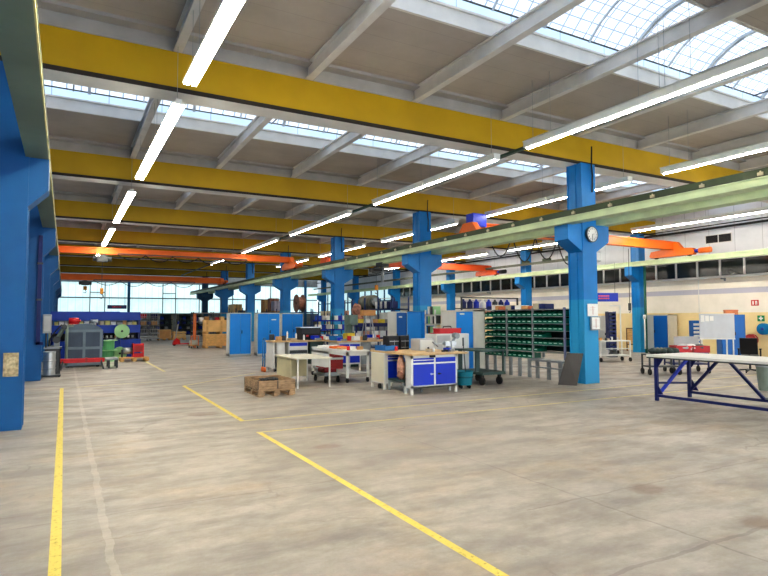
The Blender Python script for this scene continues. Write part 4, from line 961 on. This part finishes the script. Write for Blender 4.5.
# second rack with tools behind
r = thing('tool_rack', 'dark tool rack with blue bottles rising behind the green bin rack', 'rack', (14.4, 19.3, 0))
for x in (0, 3.05): part('upright', MB().box(x,0,0,x+.06,.06,2.55), dgray, r)
for z in (.6,1.4,2.05): part('shelf', MB().box(0,0,z,3.1,.45,z+.04), dgray, r)
part('top_bar', MB().box(0,0,2.5,3.1,.05,2.55), dgray, r)
for k in range(8):
    mm = (navy, navy, dblue, paper, dblue, dgray, navy, dblue)[k]; nm = ('navy','dark navy','deep blue','white','bright deep blue','dark','navy blue','blue')[k]
    single('bottle', MB().lathe([(0,0),(.12,0),(.12,.26),(.05,.32),(.05,.38),(0,.38)], 12), mm, f'{nm} container on the tall tool rack behind the bins, {ORD[k]} from the left', 'container', (14.65+k*.34, 19.5, 2.09), group='containers on the tool rack')
for k in range(9):
    mm = (red, dgray, card, navy, pink, dgray, card, red, mgray)[k]; nm = ('red','dark','brown','navy','pinkish','grey black','tan','bright red','grey')[k]
    single('tool_carton', MB().box(0,0,0,.24,.3,.2).box(.1,-.003,0,.14,.303,.203), mm, f'{nm} carton under the blue containers on the tall tool rack, {ORD[k]} from the left', 'carton', (14.5+k*.32, 19.4, 1.80+.0), group='cartons on the tool rack')
part('shelf', MB().box(0,0,1.76,3.1,.45,1.80), dgray, r)

# ------------------------------------------------------------------ pallet racks in the middle distance
def load(x, y, z, w, d_, h_, mm, label, nm='rack_load', cat='load'):
    o = thing(nm, label, cat, (x, y, z))
    part('body', MB().box(0,0,.1,w,d_,h_), mm, o, .01); part('strap', MB().box(w*.3,-.005,.1,w*.34,d_+.005,h_+.005).box(w*.7,-.005,.1,w*.74,d_+.005,h_+.005), dgray, o); part('skid', MB().box(0,0,0,w,.1,.1), owood, o); part('skid', MB().box(0,d_-.1,0,w,d_,.1), owood, o)
    return o
RK = M('rack dark blue', (28,58,110), .5, 0, .1)
shelf_rack('pallet_rack', 'tall blue rack with grey motor housing on top, between second and third columns', 14.0, 28.9, 4.5, 1.0, 2.75, (.2,.85,1.5,2.15), RK, RK, rz=-90, mid=2)
shelf_rack('pallet_rack', 'open dark rack right behind the third column with parts boxes', 13.9, 33.6, 4.0, .9, 2.7, (.2,.9,1.6), M('rack black', (50,56,66), .5), M('rack black', (0,0,0)), rz=-90, mid=3, postw=.04)
shelf_rack('pallet_rack', 'dark blue rack carrying tall brown cartons behind the fourth column', 14.0, 47.0, 5.0, 1.0, 2.4, (.3,1.2,2.15), RK, RK, rz=-90, mid=1)
shelf_rack('pallet_rack', 'dark rack with round reel behind the right blue cabinet', 14.0, 39.2, 4.2, 1.0, 2.3, (.3,1.2,2.1), RK, RK, rz=-90, mid=1)
shelf_rack('pallet_rack', 'far blue rack holding a big tan crate near the gable', 13.6, 57.0, 7.0, 1.0, 2.6, (.3,1.1,1.95), M('rack black',(0,0,0)), RK, rz=-90, mid=2)
shelf_rack('parts_rack', 'blue parts rack with white boxes in front of the third column', 9.75, 23.6, 1.45, .6, 1.9, (.3,.75,1.2,1.6), dblue, RK, mid=1, postw=.04)
for lv, z in enumerate((.3,.75,1.2,1.6)):
    for k in range(7):
        mm = (paper, dblue, paper, mblue, grayl, paper, tealb)[(k+lv)%7]; nm = ('white','deep blue','white','blue','grey','white','teal')[(k+lv)%7]
        single('parts_box', MB().box(0,0,0,.16,.4,.2).box(.05,-.003,.05,.11,0,.12), mm, f'{nm} box, {ORD[k]} from left on level {lv+1} of the blue parts rack', 'box', (9.80+k*.20, 23.63, z), 0, 'boxes in the blue parts rack')
g = thing('motor_housing', 'round grey green motor housing on top of the tall blue rack', 'machine', (14.15, 27.7, 2.16))
part('body', MB().cyl((.35,-.5,.40),(.35,.7,.40),.36,16), M('motor olive grey', (128,126,108), .6, 0, .15, 3), g); part('end_bell', MB().cyl((.35,-.7,.4),(.35,-.5,.4),.22,14).cyl((.35,.7,.4),(.35,.85,.4),.26,14), mgray, g); part('foot', MB().box(.0,-.5,0,.7,-.3,.15).box(0,.5,0,.7,.7,.15), dgray, g)
for k in range(6):
    single('white_crate', MB().box(0,0,0,.5,.28,.02).box(0,0,0,.02,.28,.36).box(.48,0,0,.5,.28,.36).box(0,0,0,.5,.02,.36).box(0,.26,0,.5,.28,.36).box(0,0,.16,.5,.28,.18), (paper, navy)[k%2], f'{("white","navy")[k%2]} crate at the right end of the tall blue rack top, {ORD[k]} from the left', 'crate', (14.1, 26.3-k*.24-.25, 2.16), group='crates on the tall rack')
for k, (y, z, w, h_, mm, nm) in enumerate(((28.2,1.51,.5,.5,card,'brown wrapped'),(27.4,1.51,.5,.4,paper,'white wrapped'),(26.4,1.51,.6,.35,grayl,'grey wrapped'),(25.4,1.51,.5,.45,lw,'off white'),(28.1,.86,.6,.5,navy,'navy'),(27.0,.86,.6,.4,paper,'white'),(25.8,.86,.7,.5,mgray,'grey'))):
    load(14.15, y, z, .6, w, h_, mm, f'{nm} load on the {("","","middle","upper middle")[0] or ("lower" if z<1 else "upper")} shelf of the tall blue rack, {ORD[k%4]} from the left')
for k, (y, z, w, h_, mm, nm) in enumerate(((33.0,1.62,.7,.5,M('box beige',(0,0,0)),'beige'),(31.8,1.62,.6,.4,mgray,'grey'),(30.8,1.62,.5,.5,pink,'pinkish'),(32.4,.92,.7,.4,paper,'white'),(31.0,.92,.7,.5,dblue,'blue'))):
    load(14.0, y-.3, z, .6, w, h_, mm, f'{nm} boxed load on the open dark rack behind the third column, {ORD[k]} of five')
for k, (y, w, h_, mm, nm) in enumerate(((46.0,.7,1.05,card,'brown'),(45.1,.6,.95,nwood2,'pale tan'),(44.2,.7,1.1,brown,'dark brown'),(43.2,.8,.85,M('box lilac grey', (176,172,190), .6),'lilac grey'))):
    load(14.15, y-.3, 2.16, .7, w, h_, mm, f'tall {nm} carton on the rack behind the fourth column')
g = spool('wound_reel', 'brown wound reel on top of the dark rack behind the right blue cabinet', (14.1, 38.0, 2.72), .62, .5, M('reel rust brown', (130,96,84), .6, 0, .2, 4), brown, axis='x')
load(13.75, 53.4, 2.0, .75, 2.2, 1.0, nwood2, 'big tan crate with pale lid on the far blue rack'); load(13.75, 56.2, 2.0, .75, .5, .8, grayl, 'small grey load left of the big tan crate on the far rack')
load(13.75, 51.5, 2.0, .75, .7, .4, dgray, 'dark low load right of the big tan crate on the far rack')
g = thing('chain_pulley', 'dark pulley block hanging from the right bay crane rail behind third column', 'pulley', (12.42, 22.5, 4.2))
part('trolley', MB().box(-.2,-.25,-.22,.2,.25,-.04), dgray, g); part('tube', MB().cyl((0,0,-.9),(0,0,-.2),.07,10), mgray, g); part('cross_arm', MB().box(-.4,-.05,-.42,.4,.05,-.34), dark, g)

# ------------------------------------------------------------------ right bay
t = thing('long_steel_table', 'long grey topped table on a navy tube frame, at the right front', 'table', (10.56, 7.60, 0))
L_ = 3.5
part('top', MB().box(-.13,-L_-.1,.885,1.22,.13,.93), M('table top grey white', (226,224,218), .45, 0, .05, 2), t, .004)
part('top_rim', MB().box(-.12,-L_-.1,.86,-.08,.13,.886).box(1.08,-L_-.1,.86,1.21,.13,.886).box(-.1,.09,.86,1.2,.12,.886), dgray, t)
for x, y in ((0,0),(1.08,0),(0,-L_),(1.08,-L_)): part('leg', MB().box(x-.03,y-.03,0,x+.03,y+.03,.86).prism([(y-.12 if y else y-.03,.0+.33),(y+.03,.33),(y+.03,.34)], x-.0, x+.01,'x'), navy, t)
for x in (0,1.08): part('side_rail', MB().box(x-.025,-L_,.08,x+.025,0,.13), navy, t)
part('end_brace', MB().bar((0,0,.08),(1.08,0,.84),.05), dblue, t); part('end_rail', MB().bar((0,0,.36),(1.08,0,.30),.04), navy, t)
for a, b_ in (((1.08,0,.12),(1.08,-.68,.86)),((1.08,-.80,.86),(1.08,-1.50,.12)),((1.08,-1.6,.12),(1.08,-2.3,.86)),((1.08,-2.4,.86),(1.08,-3.1,.12))): part('brace', MB().bar(a, b_, .05), navy, t)
part('gusset', MB().prism([(0,.14),(-.14,.14),(0,.36)], -.01, .01, 'x').prism([(0,.85),(-.16,.85),(0,.62)], -.01, .01, 'x').prism([(0,.14),(-.14,.14),(0,.36)], 1.16, 1.18, 'x').prism([(0,.85),(-.16,.85),(0,.62)], 1.16, 1.18, 'x'), navy, t)
part('fitting', MB().box(1.10,-1.62,.10,1.24,-1.40,.16), mgray, t)
w = thing('waste_bin', 'grey green waste bin at the right edge behind the long table', 'bin', (14.15, 7.40, 0))
part('bin', MB().lathe([(0,.0),(.13,.0),(.17,.55),(.18,.56),(.16,.56),(.12,.02),(0,.02)], 16), M('bin grey green', (120,132,122), .5), w); part('rim', MB().lathe([(.165,.54),(.185,.54),(.185,.58),(.165,.58),(.165,.54)], 16), mgray, w)

def trolley(name, label, x, y, L, D, levels, m, rz=0, wheel=.09, posts=None, H=None, rail=True):
    o = thing(name, label, 'trolley', (x, y, 0), rz); H = H or levels[-1]
    for xx, yy in ((0,0),(L-.04,0),(0,D-.04),(L-.04,D-.04)):
        p_ = part('post', MB().box(xx,yy,wheel*2,xx+.04,yy+.04,H), m, o)
        part('caster', MB().cyl((xx,yy+.02,wheel),(xx+.045,yy+.02,wheel),wheel,12).box(xx,yy,wheel,xx+.045,yy+.04,wheel*2), dark, p_)
    for z in levels: part('shelf', MB().box(0,0,z-.035,L,D,z), m if not posts else posts, o)
    return o
trolley('cargo_trolley', 'low steel trolley loaded with dark castings, left of the red crate trolley', 14.95, 10.98, .92, .5, (.26,.60), dgray, -28)
for k in range(5):
    single('iron_casting', MB().ell((0,0,.08),(.17,.12,.09),8,6,.2).cyl((-.1,0,.1),(.15,.05,.14),.05,8), M('casting grey green', (64,76,72), .6, .2, .2, 6), f'dark grey green iron casting on the low steel trolley, {ORD[k]} from the left', 'casting', (15.22+k*.14, 11.05-k*.075, .61), 20*k, group='castings on the trolley')
trolley('cargo_trolley', 'navy framed trolley with red crate on its upper deck', 16.02, 10.95, 1.05, .7, (.30,.55,.62), navy, -33, posts=None)
c = thing('red_parts_crate', 'long red crate holding white packages on the navy trolley', 'crate', (16.18, 10.95, .62), -33)
part('crate', MB().box(0,.03,0,1.0,.5,.02).box(0,.03,0,.02,.5,.20).box(.98,.03,0,1.0,.5,.20).box(0,.03,0,1.0,.05,.20).box(0,.48,0,1.0,.5,.20), red, c); part('divider', MB().box(.5,.0,0,.52,.5,.21), dred, c)
for k in range(3):
    mm, nm = ((grayl,'grey'),(paper,'white'),(dgreen,'dark green'))[k]
    single('wrapped_part', MB().ell((0,0,.1),(.2,.14,.11),10,6,.12).box(-.15,-.1,.0,.15,.1,.1), mm, f'{nm} wrapped part lying in the long red crate', 'wrapped part', (16.50+k*.19, 10.93-k*.125, .66), -33)
single('steel_plate', MB().box(0,0,-.2,.75,.02,.24).box(0,-.02,.22,.75,.0,.26), grayl, 'grey sheet standing upright behind the long red crate', 'sheet', (16.62, 11.32, .83), -33)

t = trolley('work_trolley', 'white tubular work trolley with drawer shelf, just right of the clock column', 17.75, 15.1, 1.25, .6, (.25,.80), lw, -20, .08)
part('tall_post', MB().box(.85,.02,.8,.89,.06,2.15).box(.45,.02,2.11,.89,.06,2.15), lw, t); part('cross_bar', MB().box(0,.0,.48,1.25,.03,.51), lw, t)
trolley('work_trolley', 'small white trolley farther back beside the blue wall column', 21.4, 18.6, 1.2, .6, (.3,.75), lw, -25, .08)
clutter(NM, 17.95, 15.2, .17, 5, .80, 'on the white tubular work trolley', scale=.8)
clutter(NM[1:], 21.6, 18.55, .2, 4, .75, 'on the small white trolley farther back', scale=1.0)
t = thing('plug_rack', 'tall narrow dark rack with rows of slots behind the white work trolley', 'rack', (20.25, 16.75, 0), -29)
part('frame', MB().box(0,0,.3,.03,.4,1.9).box(.27,0,.3,.3,.4,1.9).box(0,0,1.85,.3,.4,1.9), navy, t); part('back_panel', MB().box(.03,.3,.3,.27,.33,1.85), grayl, t)
sl = MB()
for k in range(9): sl.box(.03,-.02,.4+k*.16,.27,.25,.48+k*.16)
part('slot_row', sl, navy, t); part('foot', MB().box(0,-.1,0,.3,.5,.05).box(.1,.15,.05,.2,.25,.3), dgray, t)
t = thing('plug_rack', 'second slim grey green rack left of the blue wall column', 'rack', (21.2, 17.6, 0), -29)
part('frame', MB().box(0,0,.1,.04,.3,1.95).box(.34,0,.1,.38,.3,1.95), mgray, t); sl = MB()
for k in range(9): sl.box(.04,0,.2+k*.19,.34,.28,.26+k*.19)
part('shelf', sl, dgreen, t); part('foot', MB().box(-.05,-.05,0,.43,.35,.1), dgray, t)
g = thing('white_locker', 'pale white locker directly right of the clock column, far behind it', 'locker', (20.0, 17.75, 0), -29)
part('body', MB().box(0,0,.0,.95,.5,1.75), M('locker lilac white', (222,222,232), .5), g); part('door', MB().box(.03,-.015,.08,.92,0,1.72), lw, g); part('handle', MB().box(.8,-.03,.9,.83,-.015,1.0), dark, g)
b = thing('blue_banner', 'deep blue banner with two lines of red writing on the right wall', 'banner', (24.1, 19.05, 2.55), -75)
b.location = (23.0, 19.3, 2.66); b.rotation_euler = (0,0,radians(-29))
part('panel', MB().box(-.7,-.01,-.21,.7,.01,.21), dblue, b); lt = MB()
for r_ in range(2):
    for k in range(6): lt.box(-.26+k*.09,-.016,.03-r_*.12,-.19+k*.09,-.01,.10-r_*.12)
part('lettering', lt, M('writing pink red', (226,96,110), .5), b); part('cord', MB().cyl((-.55,0,.19),(-.55,0,1.7),.008,5), dark, b); part('cord', MB().cyl((.55,0,.19),(.55,0,1.7),.008,5), dark, b)
pc = thing('pendant_control', 'long hanging crane pendant cable with small control near the blue banner', 'crane control', (21.6, 16.75, 0))
part('cable', MB().cyl((0,0,2.3),(0,0,4.7),.012,6), dark, pc); part('control', MB().box(-.05,-.04,1.98,.05,.04,2.3), dgray, pc); part('hook', MB().tube([(0,0,2.0),(.05,0,1.93),(0,0,1.88),(-.05,0,1.92)], .012), dgray, pc)
p = thing('green_pipe', 'dark green pipe with white valve running down beside the blue wall column', 'pipe', (24.0, 17.75, 0))
part('pipe', MB().cyl((0,0,0),(0,0,4.1),.06,10), M('pipe green', (30,92,76), .5), p); part('white_pipe', MB().cyl((-.15,-.05,.2),(-.15,-.05,1.7),.035,8), lw, p); part('valve', MB().cyl((-.15,-.05,1.6),(-.15,-.05,1.8),.07,10).cyl((-.15,-.05,1.62),(0,0,1.62),.03,8), lw, p)
f = thing('wooden_stand', 'brown wooden stand leaning by the grey cabinet at the right wall', 'stand', (24.75, 18.9, 0))
part('frame', MB().box(0,0,.0,.05,.05,1.15).box(0,.5,.0,.05,.55,1.15).box(0,0,1.1,.05,.55,1.15).box(0,0,.3,.05,.55,.35), M('frame brown', (110,78,52), .6), f); part('panel', MB().box(.02,.05,.35,.03,.5,1.1), nwood, f)
# display board
b = thing('display_board', 'large light grey display board on thin white legs before blue cabinet', 'board', (21.30, 13.42, 0), -32)
part('panel', MB().box(0,0,.85,1.30,.04,1.80), M('board grey', (196,200,206), .5, 0, .03), b, .005); part('rim', MB().box(-.01,-.01,1.79,1.31,.05,1.82).box(-.01,-.01,.83,1.31,.05,.86), lw, b)
for x in (.98,1.22): part('leg', MB().box(x,.0,.0,x+.04,.04,.85), lw, b)
part('leg', MB().box(.05,.0,.0,.09,.04,.85), lw, b)
for k in range(3): single('pinned_paper', MB().box(0,-.004,0,.14,0,.26-.04*k).box(.07,-.010,.23-.04*k,.09,-.004,.25-.04*k), paper, f'white paper pinned at the top left of the grey display board, {ORD[k]} from the left', 'paper', (21.30+(.04+k*.17)*.848-.004, 13.42-(.04+k*.17)*.53-.006, 1.5+.02*k), -32, 'papers on the display board')
s = thing('blue_drawer_tower', 'narrow blue slotted tower left of the grey display board', 'cabinet', (21.45, 13.80, 0), -32)
part('body', MB().box(0,0,0,.28,.3,1.55), cblue2, s); sl = MB()
for k in range(8): sl.box(.03,-.012,.3+k*.15,.25,0,.39+k*.15)
part('drawer_front', sl, paper, s)
single('orange_crate', MB().box(0,0,0,.45,.3,.2).box(-.01,-.01,.16,.46,.31,.2).box(.2,-.01,.04,.3,0,.14), M('crate orange brown', (212,128,84), .6), 'orange brown crate on top of the tall blue cabinet at the right wall', 'crate', (24.05, 14.0, 1.78), -42)
ch = thing('office_chair', 'black office chair facing away beside the tall blue cabinet', 'chair', (18.25, 9.95, 0), 115)
part('seat', MB().box(-.24,-.24,.46,.24,.24,.54), black, ch, .03); part('backrest', MB().prism([(.20,.56),(.26,.56),(.40,1.06),(.34,1.06)], -.23, .23, 'x'), black, ch, .02)
part('back_bar', MB().bar((0,.1,.46),(0,.26,.7),.05), dgray, ch); part('gas_lift', MB().cyl((0,0,.1),(0,0,.46),.03,10), dgray, ch)
for s_ in (-1,1): part('armrest', MB().box(s_*.28-.03,-.15,.70,s_*.28+.03,.15,.73).box(s_*.28-.02,-.02,.5,s_*.28+.02,.02,.7), dark, ch)
for k in range(5):
    a = 2*pi*k/5; q = part('base_arm', MB().bar((0,0,.10),(.28*cos(a),.28*sin(a),.07),.04), dgray, ch); part('caster', MB().cyl((.28*cos(a)-.015,.28*sin(a),.03),(.28*cos(a)+.015,.28*sin(a),.03),.03,8), dark, q)
# wall signs
g = thing('first_aid_sign', 'green wall sign with white cross above the blue hose reel', 'sign', (25.59, 13.44, 1.62))
part('plate', MB().box(-.012,-.14,-.12,0,.14,.12), M('sign green', (0,140,84), .4), g); part('cross', MB().box(-.016,-.03,-.085,-.012,.03,.085).box(-.016,-.085,-.03,-.012,.085,.03), paper, g)
g = thing('fire_sign', 'small red fire equipment sign high on the cream right wall', 'sign', (25.59, 13.66, 2.28))
part('plate', MB().box(-.012,-.15,-.12,0,.15,.12), red, g); part('symbol', MB().box(-.016,.04,-.08,-.012,.10,.08).box(-.016,-.10,.02,-.012,-.01,.08).box(-.016,-.10,-.08,-.012,-.06,.02).box(-.016,-.04,-.08,-.012,-.01,.02), paper, g)
g = thing('hose_reel', 'round teal blue hose reel mounted on the right wall', 'hose reel', (25.45, 13.25, 1.18))
part('reel', MB().lathe([(.0,-.14),(.24,-.14),(.24,-.11),(.15,-.11),(.15,0),(.24,0),(.24,.03),(0,.03)], 20, axis='x'), M('reel blue', (20,120,170), .4), g); part('bracket', MB().box(0,-.05,-.05,.14,.05,.05), dgray, g); part('hub', MB().cyl((-.18,0,0),(-.14,0,0),.06,10), M('hub blue', (60,70,150), .4), g)
g = thing('hose_box', 'navy box beside the round blue hose reel', 'box', (25.4, 12.55, 1.22))
part('box', MB().box(-.1,-.35,-.2,.19,.35,.2), dblue, g, .01); part('lid', MB().box(-.12,-.36,.14,.19,.36,.21), navy, g)
g = thing('hose_drum', 'red hose drum mounted low on the right wall behind the chair', 'hose reel', (25.35, 13.72, .72))
part('drum', MB().lathe([(.06,-.12),(.24,-.12),(.24,-.09),(.14,-.09),(.14,.05),(.24,.05),(.24,.08),(.06,.08),(.06,-.12)], 18, axis='x'), M('hose drum red', (190,60,58), .5, 0, .2), g); part('hose', MB().lathe([(.15,-.07),(.21,-.07),(.21,.03),(.15,.03),(.15,-.07)], 18, axis='x'), M('hose pink grey', (206,150,140), .5), g); part('bracket', MB().box(.05,-.04,-.04,.24,.04,.04), dgray, g)
b = thing('side_table', 'dark topped side table at the right edge beside the office chair', 'table', (19.0, 9.35, 0))
part('top', MB().box(0,-.6,.70,.7,.45,.74), dgray, b)
for x, y in ((0,-.55),(.64,-.55),(0,.38),(.64,.38)): part('leg', MB().box(x,y,0,x+.05,y+.05,.70), mgray, b)

# ------------------------------------------------------------------ world, lamps, camera
w = bpy.data.worlds.new('World'); bpy.context.scene.world = w; w.use_nodes = True
bg = w.node_tree.nodes['Background']; bg.inputs[0].default_value = (.86,.93,1,1); bg.inputs[1].default_value = 1.9
cam = bpy.data.cameras.new('Camera'); co = bpy.data.objects.new('Camera', cam); COL.objects.link(co)
cam.sensor_width = 36; cam.lens = 574.5*36/768; cam.clip_start = .05; cam.clip_end = 200
yaw, pitch, roll = .50718, .05159, -.003165
f_ = Vector((sin(yaw)*cos(pitch), cos(yaw)*cos(pitch), sin(pitch))); r_ = Vector((cos(yaw), -sin(yaw), 0)); u_ = r_.cross(f_)
r2 = r_*cos(roll)+u_*sin(roll); u2 = -r_*sin(roll)+u_*cos(roll)
co.matrix_world = Matrix(((r2.x,u2.x,-f_.x,0),(r2.y,u2.y,-f_.y,0),(r2.z,u2.z,-f_.z,1.7),(0,0,0,1)))
sc = bpy.context.scene; sc.camera = co
sc.view_settings.view_transform = 'Standard'; sc.view_settings.exposure = .70; sc.view_settings.look = 'None'
try: sc.view_settings.look = 'Medium High Contrast'
except Exception: pass
sc.cycles.max_bounces = 8; sc.cycles.diffuse_bounces = 5; sc.cycles.use_denoising = True
